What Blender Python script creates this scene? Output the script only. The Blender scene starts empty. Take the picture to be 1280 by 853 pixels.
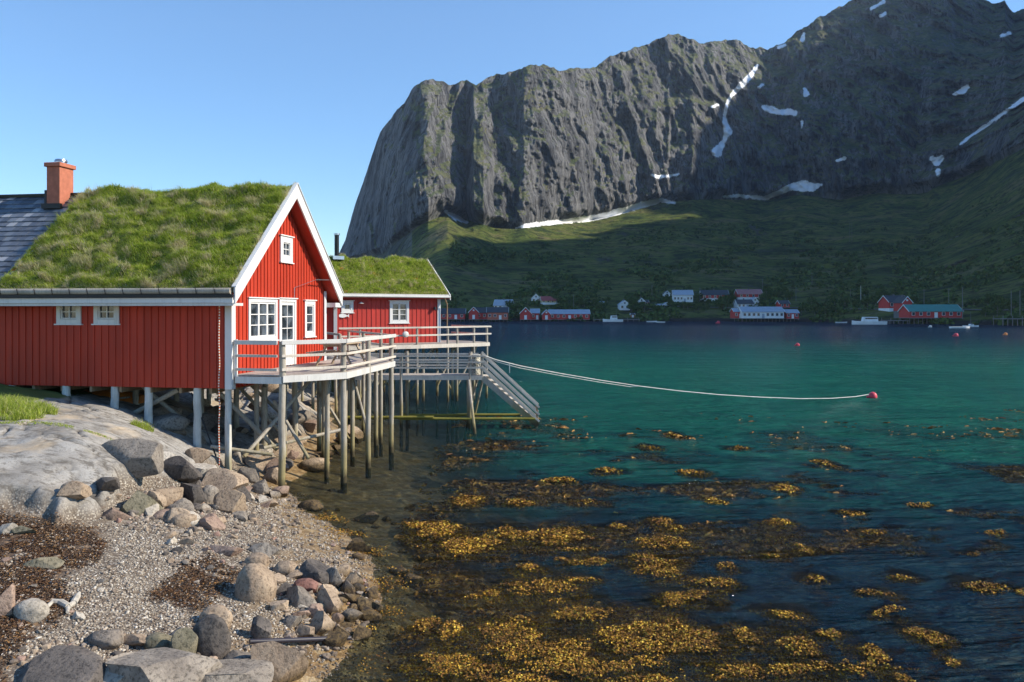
import bpy, math, random
import numpy as np
from mathutils import Vector, Matrix
R = math.radians
random.seed(7)
sc = bpy.context.scene
COL = sc.collection

# ------------------------------------------------------------------ camera, sky, sun
HC = 5.0           # eye height above the water
FP = 1000.0        # focal length in photo pixels (photo is 1280 wide)
HZ = 390.0         # horizon row in the photo
cam = bpy.data.cameras.new('camera')
cam.sensor_width = 36; cam.lens = FP / 1280 * 36
cam.shift_y = -(426.5 - HZ) / 1280
cam.clip_start = 0.1; cam.clip_end = 20000
camo = bpy.data.objects.new('camera', cam); COL.objects.link(camo)
camo.location = (0, 0, HC); camo.rotation_euler = (R(90), 0, 0)
sc.camera = camo

SUN_AZ = -2.0      # degrees from +X towards +Y
SUN_EL = 33.0
sd = Vector((math.cos(R(SUN_AZ)) * math.cos(R(SUN_EL)), math.sin(R(SUN_AZ)) * math.cos(R(SUN_EL)), math.sin(R(SUN_EL))))
sl = bpy.data.lights.new('sun', 'SUN'); sl.energy = 5.0; sl.angle = R(0.5); sl.color = (1.0, 0.90, 0.75)
so = bpy.data.objects.new('sun', sl); COL.objects.link(so)
so.rotation_euler = sd.to_track_quat('Z', 'Y').to_euler()
so.location = (60, -10, 50)
w = bpy.data.worlds.new("World"); sc.world = w; w.use_nodes = True
nt = w.node_tree
bg = nt.nodes['Background']; bg.inputs['Strength'].default_value = 0.15
sky = nt.nodes.new('ShaderNodeTexSky'); sky.sky_type = 'NISHITA'; sky.sun_disc = False
sky.sun_elevation = R(SUN_EL); sky.sun_rotation = R(90 - SUN_AZ)
sky.air_density = 1.0; sky.dust_density = 0.0; sky.ozone_density = 5.0
hs = nt.nodes.new('ShaderNodeHueSaturation'); hs.inputs['Saturation'].default_value = 1.10; hs.inputs['Value'].default_value = 0.96; hs.inputs['Hue'].default_value = 0.499
nt.links.new(sky.outputs[0], hs.inputs['Color']); nt.links.new(hs.outputs[0], bg.inputs[0])
vs = sc.view_settings
sc.display_settings.display_device = 'sRGB'
vs.view_transform = 'Standard'; vs.look = 'None'; vs.exposure = 0.62; vs.gamma = 1.0; vs.use_curve_mapping = False
sc.cycles.use_denoising = True
sc.cycles.max_bounces = 6; sc.cycles.diffuse_bounces = 2; sc.cycles.glossy_bounces = 2
sc.cycles.transparent_max_bounces = 8; sc.cycles.caustics_reflective = False; sc.cycles.caustics_refractive = False

# ------------------------------------------------------------------ small helpers
def tag(o, label=None, cat=None, group=None, kind=None):
    if label: o['label'] = label
    if cat: o['category'] = cat
    if group: o['group'] = group
    if kind: o['kind'] = kind
    return o
def empty(name, loc, rz=0, label=None, cat=None, group=None):
    o = bpy.data.objects.new(name, None); COL.objects.link(o)
    o.location = loc; o.rotation_euler = (0, 0, rz); o.empty_display_size = 0.3
    return tag(o, label, cat, group)
def copy_tree(o, parent=None):
    c = o.copy(); COL.objects.link(c)
    if parent: c.parent = parent
    for ch in list(o.children): copy_tree(ch, c)
    return c

def hash3(ix, iy, iz, seed=0):
    h = (ix.astype(np.int64) * 374761393 + iy.astype(np.int64) * 668265263 + iz.astype(np.int64) * 2147483647 + seed * 1274126177) & 0xFFFFFFFF
    h = ((h ^ (h >> 13)) * 1274126177) & 0xFFFFFFFF
    h = ((h ^ (h >> 16)) * 2246822519) & 0xFFFFFFFF
    return ((h ^ (h >> 15)) & 0xFFFFFF) / float(0xFFFFFF)
def vnoise(x, y, z=None, seed=0):
    x = np.asarray(x, float); y = np.asarray(y, float)
    z = np.zeros_like(x) if z is None else np.asarray(z, float)
    ix, iy, iz = np.floor(x), np.floor(y), np.floor(z)
    fx, fy, fz = x - ix, y - iy, z - iz
    fx = fx*fx*fx*(fx*(fx*6-15)+10); fy = fy*fy*fy*(fy*(fy*6-15)+10); fz = fz*fz*fz*(fz*(fz*6-15)+10)
    r = 0
    for dx in (0, 1):
        for dy in (0, 1):
            for dz in (0, 1):
                wgt = (fx if dx else 1-fx) * (fy if dy else 1-fy) * (fz if dz else 1-fz)
                r = r + wgt * hash3(ix+dx, iy+dy, iz+dz, seed)
    return r * 2 - 1
def fbm(x, y, z=None, octv=4, seed=0, gain=0.5):
    a = 1; s = 0; t = 0
    z = np.zeros_like(np.asarray(x, float)) if z is None else z
    for k in range(octv):
        s = s + a * vnoise(x*2**k + 13.7*k, y*2**k + 5.1*k, z*2**k + 3.3*k, seed+k); t += a; a *= gain
    return s / t
def ridged(x, y, z=None, octv=4, seed=0):
    a = 1; s = 0; t = 0
    z = np.zeros_like(np.asarray(x, float)) if z is None else z
    for k in range(octv):
        s = s + a * (1 - np.abs(vnoise(x*2**k + 7.7*k, y*2**k + 2.1*k, z*2**k + 9.3*k, seed+k)) * 2); t += a; a *= 0.5
    return s / t
def sstep(a, b, x):
    t = np.clip((x - a) / (b - a), 0, 1); return t*t*(3-2*t)

def mesh_np(name, V, F, mat, parent=None, smooth=True, attrs=None):
    """V (n,3); F (m,3) or (m,4) array or list of arrays of equal-length faces"""
    if not isinstance(F, list): F = [F]
    me = bpy.data.meshes.new(name)
    V = np.asarray(V, np.float32)
    me.vertices.add(len(V)); me.vertices.foreach_set('co', V.ravel())
    loops = np.concatenate([f.ravel() for f in F]).astype(np.int32)
    sizes = np.concatenate([np.full(len(f), f.shape[1], np.int32) for f in F])
    starts = np.concatenate([[0], np.cumsum(sizes)[:-1]]).astype(np.int32)
    me.loops.add(len(loops)); me.loops.foreach_set('vertex_index', loops)
    me.polygons.add(len(sizes)); me.polygons.foreach_set('loop_start', starts); me.polygons.foreach_set('loop_total', sizes)
    me.polygons.foreach_set('use_smooth', np.full(len(sizes), smooth, bool))
    me.update(calc_edges=True)
    if attrs:
        for k, v in attrs.items():
            a = me.attributes.new(k, 'FLOAT', 'POINT'); a.data.foreach_set('value', np.asarray(v, np.float32).ravel())
    if mat: me.materials.append(mat)
    o = bpy.data.objects.new(name, me); COL.objects.link(o)
    if parent: o.parent = parent
    return o
def grid_faces(nr, nc):
    i = np.arange(nr-1)[:, None]*nc + np.arange(nc-1)[None, :]
    return np.stack([i, i+1, i+1+nc, i+nc], -1).reshape(-1, 4)

class MB:
    def __init__(s): s.v = []; s.f = []
    def add(s, vs_, fs):
        b = len(s.v); s.v += [tuple(p) for p in vs_]; s.f += [tuple(b+i for i in f) for f in fs]; return s
    def box(s, x0, y0, z0, x1, y1, z1):
        return s.add([(x0,y0,z0),(x1,y0,z0),(x1,y1,z0),(x0,y1,z0),(x0,y0,z1),(x1,y0,z1),(x1,y1,z1),(x0,y1,z1)],
              [(3,2,1,0),(4,5,6,7),(0,1,5,4),(1,2,6,5),(2,3,7,6),(3,0,4,7)])
    def bar(s, p, q, w_, h_, up=(0,0,1)):
        p = Vector(p); q = Vector(q); d = (q-p).normalized(); u = Vector(up)
        sx = d.cross(u)
        if sx.length < 1e-4: sx = d.cross(Vector((0,1,0)))
        sx.normalize(); uu = sx.cross(d).normalized(); a = sx*w_/2; b = uu*h_/2
        vs_ = [p-a-b,p+a-b,p+a+b,p-a+b,q-a-b,q+a-b,q+a+b,q-a+b]
        return s.add(vs_, [(0,1,2,3),(7,6,5,4),(0,4,5,1),(1,5,6,2),(2,6,7,3),(3,7,4,0)])
    def cyl(s, p, q, r0, r1=None, n=12, wob=0.0, seg=1):
        r1 = r0 if r1 is None else r1
        p = Vector(p); q = Vector(q); d = (q-p).normalized()
        a = d.cross(Vector((0,0,1)))
        if a.length < 1e-3: a = Vector((1,0,0))
        a.normalize(); b = d.cross(a); vs_ = []; fs = []
        for k in range(seg+1):
            t = k/seg; c = p.lerp(q, t); r = r0+(r1-r0)*t
            if wob and 0 < k < seg: c = c + a*random.uniform(-wob,wob) + b*random.uniform(-wob,wob)
            for i in range(n):
                th = 2*math.pi*i/n; vs_.append(c + a*r*math.cos(th) + b*r*math.sin(th))
        for k in range(seg):
            for i in range(n):
                j = (i+1) % n; fs.append((k*n+i, (k+1)*n+i, (k+1)*n+j, k*n+j))
        fs.append(tuple(range(n))); fs.append(tuple(seg*n+i for i in reversed(range(n))))
        return s.add(vs_, fs)
    def prism(s, poly, z0, z1):
        n = len(poly)
        return s.add([(x,y,z0) for x,y in poly]+[(x,y,z1) for x,y in poly],
            [tuple(reversed(range(n))), tuple(range(n,2*n))]+[(i,(i+1)%n,n+(i+1)%n,n+i) for i in range(n)])
    def extr(s, pts, vec):
        n = len(pts); v = Vector(vec)
        return s.add([Vector(p) for p in pts]+[Vector(p)+v for p in pts],
            [tuple(reversed(range(n))), tuple(range(n,2*n))]+[(i,(i+1)%n,n+(i+1)%n,n+i) for i in range(n)])
    def tube(s, pts, r, n=6):
        for a, b in zip(pts[:-1], pts[1:]): s.cyl(a, b, r, r, n)
        return s
    def build(s, name, mat, parent=None, off=None, smooth=False, bevel=0):
        me = bpy.data.meshes.new(name)
        v = s.v if off is None else [(x-off[0], y-off[1], z-off[2]) for x,y,z in s.v]
        me.from_pydata(v, [], s.f)
        me.materials.append(mat)
        if smooth:
            me.polygons.foreach_set('use_smooth', [True]*len(me.polygons))
            me.set_sharp_from_angle(angle=R(40))
        o = bpy.data.objects.new(name, me); COL.objects.link(o)
        if parent: o.parent = parent
        if bevel:
            m = o.modifiers.new('b', 'BEVEL'); m.width = bevel; m.segments = 1; m.limit_method = 'ANGLE'
        return o

# ------------------------------------------------------------------ materials
def newmat(name):
    m = bpy.data.materials.new(name); m.use_nodes = True; n = m.node_tree; n.nodes.clear()
    out = n.nodes.new('ShaderNodeOutputMaterial')
    return m, n, out
def N(n, t, **kw):
    x = n.nodes.new(t)
    for k, v in kw.items():
        if k.startswith('_'): setattr(x, k[1:], v)
        else: x.inputs[k.replace('__', ' ')].default_value = v
    return x
def L(n, a, b): n.links.new(a, b)
def coord(n, mode='Object'):
    return N(n, 'ShaderNodeTexCoord').outputs[mode]
def wpos(n): return N(n, 'ShaderNodeNewGeometry').outputs['Position']
def mapping(n, src, scale=(1,1,1), rot=(0,0,0)):
    m = N(n, 'ShaderNodeMapping'); m.inputs['Scale'].default_value = scale; m.inputs['Rotation'].default_value = rot
    L(n, src, m.inputs['Vector']); return m.outputs[0]
def noise(n, vec, scale, detail=4, rough=0.55, dist=0.0):
    x = N(n, 'ShaderNodeTexNoise'); x.inputs['Scale'].default_value = scale; x.inputs['Detail'].default_value = detail
    x.inputs['Roughness'].default_value = rough; x.inputs['Distortion'].default_value = dist
    if vec: L(n, vec, x.inputs['Vector'])
    return x.outputs['Fac']
def ramp(n, fac, stops, interp='LINEAR'):
    r = N(n, 'ShaderNodeValToRGB'); r.color_ramp.interpolation = interp
    e = r.color_ramp.elements
    while len(e) > 1: e.remove(e[-1])
    e[0].position = stops[0][0]; e[0].color = c4(stops[0][1])
    for p, c in stops[1:]:
        k = e.new(p); k.color = c4(c)
    L(n, fac, r.inputs[0]); return r.outputs[0]
def c4(c):
    if isinstance(c, (int, float)): return (c, c, c, 1)
    return (c[0], c[1], c[2], 1)
def mix(n, fac, a, b, blend='MIX'):
    m = N(n, 'ShaderNodeMix', _data_type='RGBA', _blend_type=blend)
    if isinstance(fac, (int, float)): m.inputs[0].default_value = fac
    else: L(n, fac, m.inputs[0])
    for i, c in ((6, a), (7, b)):
        if isinstance(c, (tuple, list, int, float)): m.inputs[i].default_value = c4(c)
        else: L(n, c, m.inputs[i])
    return m.outputs[2]
def mth(n, op, a, b=None, c=None, clamp=False):
    m = N(n, 'ShaderNodeMath', _operation=op, _use_clamp=clamp)
    for i, v in enumerate((a, b, c)):
        if v is None: continue
        if isinstance(v, (int, float)): m.inputs[i].default_value = v
        else: L(n, v, m.inputs[i])
    return m.outputs[0]
def attr(n, name): return N(n, 'ShaderNodeAttribute', _attribute_name=name).outputs['Fac']
def bump(n, h, strength=0.3, dist=0.02):
    b = N(n, 'ShaderNodeBump'); b.inputs['Strength'].default_value = strength; b.inputs['Distance'].default_value = dist
    L(n, h, b.inputs['Height']); return b.outputs[0]
def pbsdf(n, out, col, rough=0.7, nrm=None, spec=0.3, metal=0.0):
    p = N(n, 'ShaderNodeBsdfPrincipled')
    if isinstance(col, (tuple, list)): p.inputs['Base Color'].default_value = c4(col)
    else: L(n, col, p.inputs['Base Color'])
    if isinstance(rough, (int, float)): p.inputs['Roughness'].default_value = rough
    else: L(n, rough, p.inputs['Roughness'])
    p.inputs['Specular IOR Level'].default_value = spec; p.inputs['Metallic'].default_value = metal
    if nrm: L(n, nrm, p.inputs['Normal'])
    L(n, p.outputs[0], out.inputs[0]); return p

def mat_paint(name, col, wear=0.5, rough=0.55, dark=0.7, vert=True):
    m, n, out = newmat(name); c = coord(n)
    big = noise(n, mapping(n, c, (1.1, 1.1, .35)), 1.7, 4)
    fine = noise(n, mapping(n, c, (22, 22, 2.2) if vert else (3, 3, 3)), 1.6, 5, .65)
    a = mix(n, ramp(n, big, [(0.3, 0), (0.75, 1)]), tuple(x*dark for x in col), col)
    a = mix(n, mth(n, 'MULTIPLY', ramp(n, fine, [(0.45, 0), (0.8, 1)]), wear), a, tuple(min(1, x*.62 + .02) for x in col))
    isl = N(n, 'ShaderNodeNewGeometry').outputs['Random Per Island']
    a = mix(n, mth(n, 'MULTIPLY', isl, .30), a, tuple(x*.50 for x in col))
    st_ = noise(n, mapping(n, c, (7, 7, .5)), 1.3, 5, .7)
    a = mix(n, ramp(n, st_, [(.52, 0), (.72, .35)]), a, tuple(x*.35+.03 for x in col))
    pbsdf(n, out, a, rough, bump(n, fine, .25, .006), .3); return m
def mat_wood(name, c1, c2, weed=False, rough=0.8, water=True):
    m, n, out = newmat(name); c = wpos(n)
    g = noise(n, mapping(n, c, (18, 18, 2.5)), 1.5, 5, .7)
    g2 = noise(n, c, 1.3, 3)
    col = mix(n, ramp(n, g, [(0.3, 0), (0.72, 1)]), c1, c2)
    col = mix(n, ramp(n, g2, [(0.4, 0), (0.75, .5)]), col, tuple(x*.55 for x in c1))
    isl = N(n, 'ShaderNodeNewGeometry').outputs['Random Per Island']
    col = mix(n, mth(n, 'MULTIPLY', isl, .3), col, tuple(x*.55 for x in c1))
    if weed:   # algae growing on piles in the tidal zone, black below
        sep = N(n, 'ShaderNodeSeparateXYZ'); L(n, c, sep.inputs[0])
        zz = mth(n, 'ADD', sep.outputs[2], mth(n, 'MULTIPLY', noise(n, mapping(n, c, (9, 9, 3)), 1.0, 4), -.7))
        col = mix(n, ramp(n, zz, [(0.0, .85), (0.55, .7), (0.95, 0)]), col, mix(n, g, (.17, .135, .045), (.30, .25, .10)))
        zz2 = mth(n, 'ADD', sep.outputs[2], mth(n, 'MULTIPLY', g, .35))
        col = mix(n, ramp(n, zz2, [(0.35, .9), (0.62, 0)]), col, (.035, .027, .015))
    pbsdf(n, out, col, rough, bump(n, g, .5, .008), .2); return m
def mat_plain(name, col, rough=0.6, metal=0, spec=0.4, var=0.25, sc_=3):
    m, n, out = newmat(name); c = coord(n)
    f = noise(n, c, sc_, 5)
    a = mix(n, ramp(n, f, [(0.35, 0), (0.7, 1)]), tuple(x*(1-var) for x in col), col)
    pbsdf(n, out, a, rough, bump(n, f, .15, .01), spec, metal); return m
def mat_glass(name, col=(.02,.025,.03)):
    m, n, out = newmat(name); c = coord(n)
    f = noise(n, c, 2.2, 3)
    a = mix(n, ramp(n, f, [(0.42, 0), (0.6, 1)]), col, tuple(x*4+.02 for x in col))
    pbsdf(n, out, a, .06, None, .6); return m

M = {}
M['red'] = mat_paint('red_paint', (.56, .050, .020))
M['red_back'] = mat_paint('red_paint_second', (.56, .045, .030))
M['white'] = mat_paint('white_paint', (.80, .79, .76), wear=.15, dark=.9)
M['grey_paint'] = mat_paint('weathered_white', (.76, .74, .69), wear=.5, dark=.75)
M['pile'] = mat_wood('pile_wood', (.32, .28, .22), (.60, .55, .46), weed=True)
M['pile_white'] = mat_wood('painted_pile', (.50, .49, .44), (.72, .70, .64), weed=True)
M['deck'] = mat_wood('deck_wood', (.36, .31, .26), (.55, .50, .44))
M['rail'] = mat_wood('rail_wood', (.58, .51, .42), (.84, .77, .67))
M['wood_brown'] = mat_wood('brown_wood', (.24, .15, .08), (.42, .30, .19))
M['dark_wood'] = mat_wood('dark_wood', (.10, .07, .045), (.2, .15, .1), weed=True)
M['glass'] = mat_glass('window_glass')
M['black'] = mat_plain('black_metal', (.02, .02, .022), .4, .3)
M['steel'] = mat_plain('steel', (.55, .56, .58), .3, .9)
M['brick'] = mat_plain('terracotta_render', (.50, .17, .10), .85, sc_=6)
M['rope_white'] = mat_plain('rope_white', (.70, .68, .62), .8)
M['pink'] = mat_plain('buoy_pink', (.75, .06, .09), .35)
M['orange'] = mat_plain('orange_plastic', (.70, .22, .04), .4)
M['plastic_dark'] = mat_plain('dark_pipe', (.04, .035, .045), .4)
HAZE = 0.00006
# ------------------------------------------------------------------ near ground: beach, bedrock, sea bed (one sheet)
def W(px, py, z):                       # photo pixel + height -> place in the world
    Y = (HC - z) / ((py - HZ) / FP); return ((px - 640) / FP * Y, Y, z)
CP = [W(*a) for a in [
 (350,608,0),(388,645,0),(440,682,0),(475,720,0),(470,760,0),(440,800,0),(400,853,0),
 (390,530,0),(400,510,0),(395,562,0),
 (400,740,.25),(300,700,.6),(200,680,.8),(100,720,.9),(0,700,1.05),(0,800,.8),(200,800,.5),(300,830,.3),
 (300,650,.55),(310,612,.3),(250,640,.8),(0,650,1.2),(370,700,.3),(400,800,.15),
 (100,640,1.1),(140,600,1.5),(50,620,1.5),(0,590,1.8),(100,550,2.15),(30,530,2.25),(160,545,1.95),(190,560,1.6),
 (0,500,2.5),(60,512,2.35),(110,518,2.2),(141,521,2.05),(183,530,1.7),(244,555,1.15),(292,594,.45),(262,580,.9),(230,600,1.0),(200,620,1.05),
 (350,500,1.5),(300,520,1.1),(360,545,.35),(0,850,.6),(100,850,.55)]]
CP += [(-20,35,2.3),(-15,30,2.2),(-13,26,2.3),(-11,26,1.6),(-10,34,1.9),(-20,20,2.9),(-20,14,2.2),(-12,9,1.0),(-9,6,.6),(-2.6,8,0),(-2.7,5,0),(-2.8,2,0),(-14,50,.0),(-20,60,.2),
 (-40,40,4),(-40,15,4),(-30,5,2),(-11,43,1.2),(-14,45,1.6),
 (-1,12,-.5),(0,15,-.85),(2,12,-1.0),(3,20,-1.8),(8,15,-2.2),(0,25,-1.4),(-3,25,-.6),(-4,30,-.8),(-5,35,-1.1),(0,35,-2),(10,30,-3.5),(20,30,-4.5),
 (30,45,-6),(0,50,-4),(-6,50,-2.6),(0,8,-.6),(5,8,-1.5),(-1,8,-.35),(10,10,-2.4),(-2,20,-.45),(20,15,-3.5),(-1.2,17,-.35),(-8.5,48,-1.2),
 (60,30,-7),(60,80,-8),(0,90,-7),(-20,90,-2),(-40,90,-1),(60,2,-5),(20,2,-3)]
CP = np.array(CP)
def _solve():
    P = CP[:, :2]; D = np.linalg.norm(P[:, None]-P[None], axis=-1); n = len(P)
    A = np.zeros((n+1, n+1)); A[:n, :n] = D + np.eye(n)*0.02; A[:n, n] = 1; A[n, :n] = 1
    return np.linalg.solve(A, np.append(CP[:, 2], 0))
WT = _solve()
def ground0(x, y):
    x = np.asarray(x, float); y = np.asarray(y, float); sh = x.shape
    x = x.ravel(); y = y.ravel(); out = np.full(x.shape, WT[-1])
    for k in range(len(CP)): out += WT[k]*np.sqrt((x-CP[k,0])**2+(y-CP[k,1])**2 + .15)
    far = sstep(60, 140, np.maximum(np.abs(x), y))
    out = out*(1-far) + (-9)*far
    return out.reshape(sh)
def rockmask(x, y):
    m = sstep(-8.0, -8.25, x + .8*fbm(x*.9, y*.9, seed=5)) * sstep(14.7, 14.95, y + .25*(x+9) + .8*fbm(x*.8, y*.8, seed=9))
    return m
def cracks(x, y):
    a = np.abs(fbm(x*.42+y*.25, y*.75, seed=25, octv=3)); b = np.abs(fbm(x*.9-y*.4, y*.6+x*.3, seed=27, octv=3)); c = np.abs(fbm(x*.3, y*1.8, seed=29, octv=3))
    return np.maximum(np.maximum(1-sstep(.004, .035, a), .6*(1-sstep(.004, .022, b))), .4*(1-sstep(.002, .02, c)))
def ground(x, y):
    x = np.asarray(x, float); y = np.asarray(y, float)
    g = ground0(x, y); m = rockmask(x, y)
    near = 1 - sstep(60, 100, np.abs(x)+y)
    # bedrock: broad steps and cracks
    st = .20*fbm(x*.35+3, y*.7, seed=21, octv=2) + .05*ridged(x*.5, y*1.2, seed=22, octv=3) + .012*fbm(x*6, y*6, seed=23) 
    st = st - .13*cracks(x, y) + .22
    be = .05*fbm(x*1.3, y*1.3, seed=31) + .025*fbm(x*5, y*5, seed=33)
    sea = .16*fbm(x*1.1, y*1.1, seed=41, octv=4)*sstep(-.1, -.8, g)
    return g + near*(m*st + (1-m)*be + sea)
def spaced(segs):
    out = []
    for a, b, d in segs: out.append(np.arange(a, b, d))
    return np.concatenate(out + [np.array([segs[-1][1]])])
xs = spaced([(-3000,-400,650),(-400,-40,40),(-40,-17,.5),(-17,-1.5,.055),(-1.5,4,.12),(4,24,.4),(24,60,2),(60,400,30),(400,3000,650)])
ys = spaced([(-300,0,40),(0,8,1),(8,26,.06),(26,45,.2),(45,80,1),(80,400,30),(400,4000,720)])
X, Y = np.meshgrid(xs, ys); Z = ground(X, Y)
rm = rockmask(X, Y)
wr = sstep(-.15, .25, fbm(X*.8, Y*.8, seed=51) + .9*(1-sstep(-7.2, -6.1, X + .28*(Y-12))) - .22) * (1-sstep(14.3, 15.0, Y + .4*fbm(X, Y, seed=52)))
gr = sstep(.35, .65, (1-sstep(-13.6, -12.2, X + .5*fbm(X, Y, seed=61))) * sstep(18.5, 20.5, Y))

m, n, out = newmat('shore_ground'); p = wpos(n)
sep = N(n, 'ShaderNodeSeparateXYZ'); L(n, p, sep.inputs[0]); zz = sep.outputs[2]
v1 = N(n, 'ShaderNodeTexVoronoi', Scale=26.0); L(n, p, v1.inputs['Vector'])
v2 = N(n, 'ShaderNodeTexVoronoi', Scale=11.0); L(n, p, v2.inputs['Vector'])
sepc = N(n, 'ShaderNodeSeparateColor'); L(n, v1.outputs['Color'], sepc.inputs[0])
grav = ramp(n, sepc.outputs[0], [(0, (.15,.12,.09)), (.35, (.33,.28,.21)), (.7, (.46,.405,.32)), (1, (.60,.55,.46))])
edge = ramp(n, v1.outputs['Distance'], [(.2, 0), (.6, 1)])
grav = mix(n, edge, grav, (.10,.075,.055))
big = noise(n, p, .9, 4)
grav = mix(n, ramp(n, big, [(.4, 0), (.7, .5)]), grav, (.20,.16,.12))
rk = noise(n, mapping(n, p, (1, 1, 3)), 1.1, 8, .68, .4)
rk2 = noise(n, mapping(n, p, (1, 2.4, 1), (0, 0, .4)), 3.0, 6, .7)
rock = ramp(n, rk, [(.30, (.16,.145,.125)), (.46, (.29,.27,.24)), (.62, (.385,.365,.33)), (.8, (.25,.225,.19))])
rock = mix(n, ramp(n, rk2, [(.40, .85), (.48, 0)]), rock, (.13,.115,.095))
rock = mix(n, ramp(n, noise(n, p, 28, 4, .7), [(.36, .6), (.46, 0)]), rock, (.14,.12,.10))
rock = mix(n, ramp(n, noise(n, p, .7, 5), [(.55, 0), (.68, .7)]), rock, (.52,.40,.26))
lowr = ramp(n, mth(n, 'ADD', zz, mth(n, 'MULTIPLY', rk, .8)), [(1.0, 1), (0.0, 1)])
wrk = noise(n, p, 13, 6, .7)
wrack = ramp(n, wrk, [(.35, (.03,.022,.018)), (.5, (.10,.07,.05)), (.62, (.26,.16,.08)), (.72, (.42,.36,.30))])
rock = mix(n, mth(n, 'MULTIPLY', attr(n, 'crack'), .9), rock, (.05,.042,.035))
col = mix(n, attr(n, 'rock'), grav, rock)
col = mix(n, attr(n, 'wrack'), col, wrack)
col = mix(n, attr(n, 'grass'), col, (.10,.13,.03))
# tidal band: wet, weed-stained stone under about 0.35 m
tz = mth(n, 'ADD', zz, mth(n, 'MULTIPLY', big, -.35))
wet = ramp(n, tz, [(0.0, 1), (0.30, 0)])
wetc = ramp(n, noise(n, p, 4.5, 6, .7), [(.3, (.08,.05,.02)), (.5, (.28,.17,.06)), (.62, (.42,.31,.16)), (.75, (.20,.14,.08))])
col = mix(n, mth(n, 'MULTIPLY', wet, .72), col, wetc)
bed = ramp(n, zz, [(0, 1), (1, 1)])
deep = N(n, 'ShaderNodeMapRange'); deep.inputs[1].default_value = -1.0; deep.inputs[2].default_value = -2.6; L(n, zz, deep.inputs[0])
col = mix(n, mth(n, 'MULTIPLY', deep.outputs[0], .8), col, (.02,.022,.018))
h = mth(n, 'ADD', mth(n, 'MULTIPLY', mth(n, 'SUBTRACT', 1, v1.outputs['Distance']), .4), mth(n, 'MULTIPLY', mth(n, 'SUBTRACT', 1, v2.outputs['Distance']), .5))
hm = N(n, 'ShaderNodeMix', _data_type='FLOAT'); L(n, attr(n, 'rock'), hm.inputs[0]); L(n, h, hm.inputs[2])
L(n, mth(n, 'ADD', mth(n, 'MULTIPLY', rk, 1.4), mth(n, 'MULTIPLY', rk2, .8)), hm.inputs[3])
rgh = N(n, 'ShaderNodeMapRange'); rgh.inputs[3].default_value = .9; rgh.inputs[4].default_value = .45; L(n, wet, rgh.inputs[0])
pbsdf(n, out, col, rgh.outputs[0], bump(n, hm.outputs[0], .8, .035), .3)
M['ground'] = m
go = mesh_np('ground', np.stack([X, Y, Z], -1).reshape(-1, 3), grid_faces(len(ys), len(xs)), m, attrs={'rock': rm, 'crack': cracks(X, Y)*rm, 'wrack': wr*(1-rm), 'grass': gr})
tag(go, kind='structure')

def hit(px, py, y0=8.5, y1=45):          # where a sight line first meets the shore
    yy = np.arange(y0, y1, .07); xx = (px-640)/FP*yy; zr = HC-(py-HZ)/FP*yy
    g = ground(xx, yy); k = np.argmax(g >= zr)
    return (xx[k], yy[k], float(g[k])) if (g >= zr).any() else W(px, py, 0)

# ------------------------------------------------------------------ floating rockweed patches: where they lie
PATCH = [(530,655,22,8),(545,665,40,10),(590,680,45,13),(590,625,22,7),(650,629,30,5),(625,660,18,8),(700,668,50,14),(650,672,40,7),(715,686,40,5),(735,630,25,4),
 (825,652,25,5),(850,660,25,6),(830,680,40,8),(775,660,20,4),(820,708,35,17),(655,712,20,9),(720,727,30,6),(640,740,40,17),(690,735,45,20),(720,765,40,18),
 (600,745,26,10),(560,790,20,12),(536,782,18,6),(640,800,55,28),(560,830,45,24),(700,820,60,25),(780,800,60,26),(830,785,50,20),(860,750,40,12),(880,730,28,8),
 (870,800,45,26),(780,842,60,16),(640,848,80,14),(913,711,18,7),(900,730,25,10),(975,658,20,7),(1008,685,25,5),(1018,722,20,9),(980,765,32,11),(985,805,38,20),
 (940,792,26,14),(1030,795,26,10),(1080,741,12,4),(1100,743,20,5),(1085,818,25,9),(1105,838,22,10),(1000,842,55,13),(1090,667,16,5),(1130,721,20,6),(1215,729,28,7),
 (1115,772,25,5),(1165,795,28,12),(1190,822,15,7),(1270,738,15,4),(1255,670,18,4),(1035,580,13,6),(985,611,16,6),(950,690,15,4),(1200,690,12,3),(890,625,15,5),
 (930,842,50,14),(735,700,35,5),(518,606,14,5),(812,560,18,4),(845,545,12,4),(920,560,15,3),(1150,632,15,3),(870,592,20,4),(760,590,20,4),(700,600,20,3),(1060,640,18,4),(520,655,30,5)]
PW = []
for (px, py, rx, ry) in PATCH:
    x, y, _ = W(px, py, 0); PW.append((x, y, rx/FP*y*1.15, ry/FP*y*y/HC*1.18))
def weed(x, y):
    s = np.zeros_like(x) - 3.0
    for (cx, cy, a, b) in PW:
        s = np.maximum(s, 1 - np.sqrt(((x-cx)/a)**2 + ((y-cy)/b)**2))
    return s

def subweed(x, y):                       # beds of weed standing under the surface
    wn = fbm(x*.42 + y*.10, y*.40, seed=76, octv=5) + .30*fbm(x*1.3 + y*.5, y*2.6 - x*.5, seed=86, octv=4)
    reg = sstep(44, 26, y + 6*fbm(x*.15, y*.15, seed=78))*sstep(-3.2, -.8, x)*sstep(8.5, 11, y)
    return sstep(.13, .27, wn + .05*sstep(30, 22, y) - .07*sstep(17, 13, y))*reg
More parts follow.
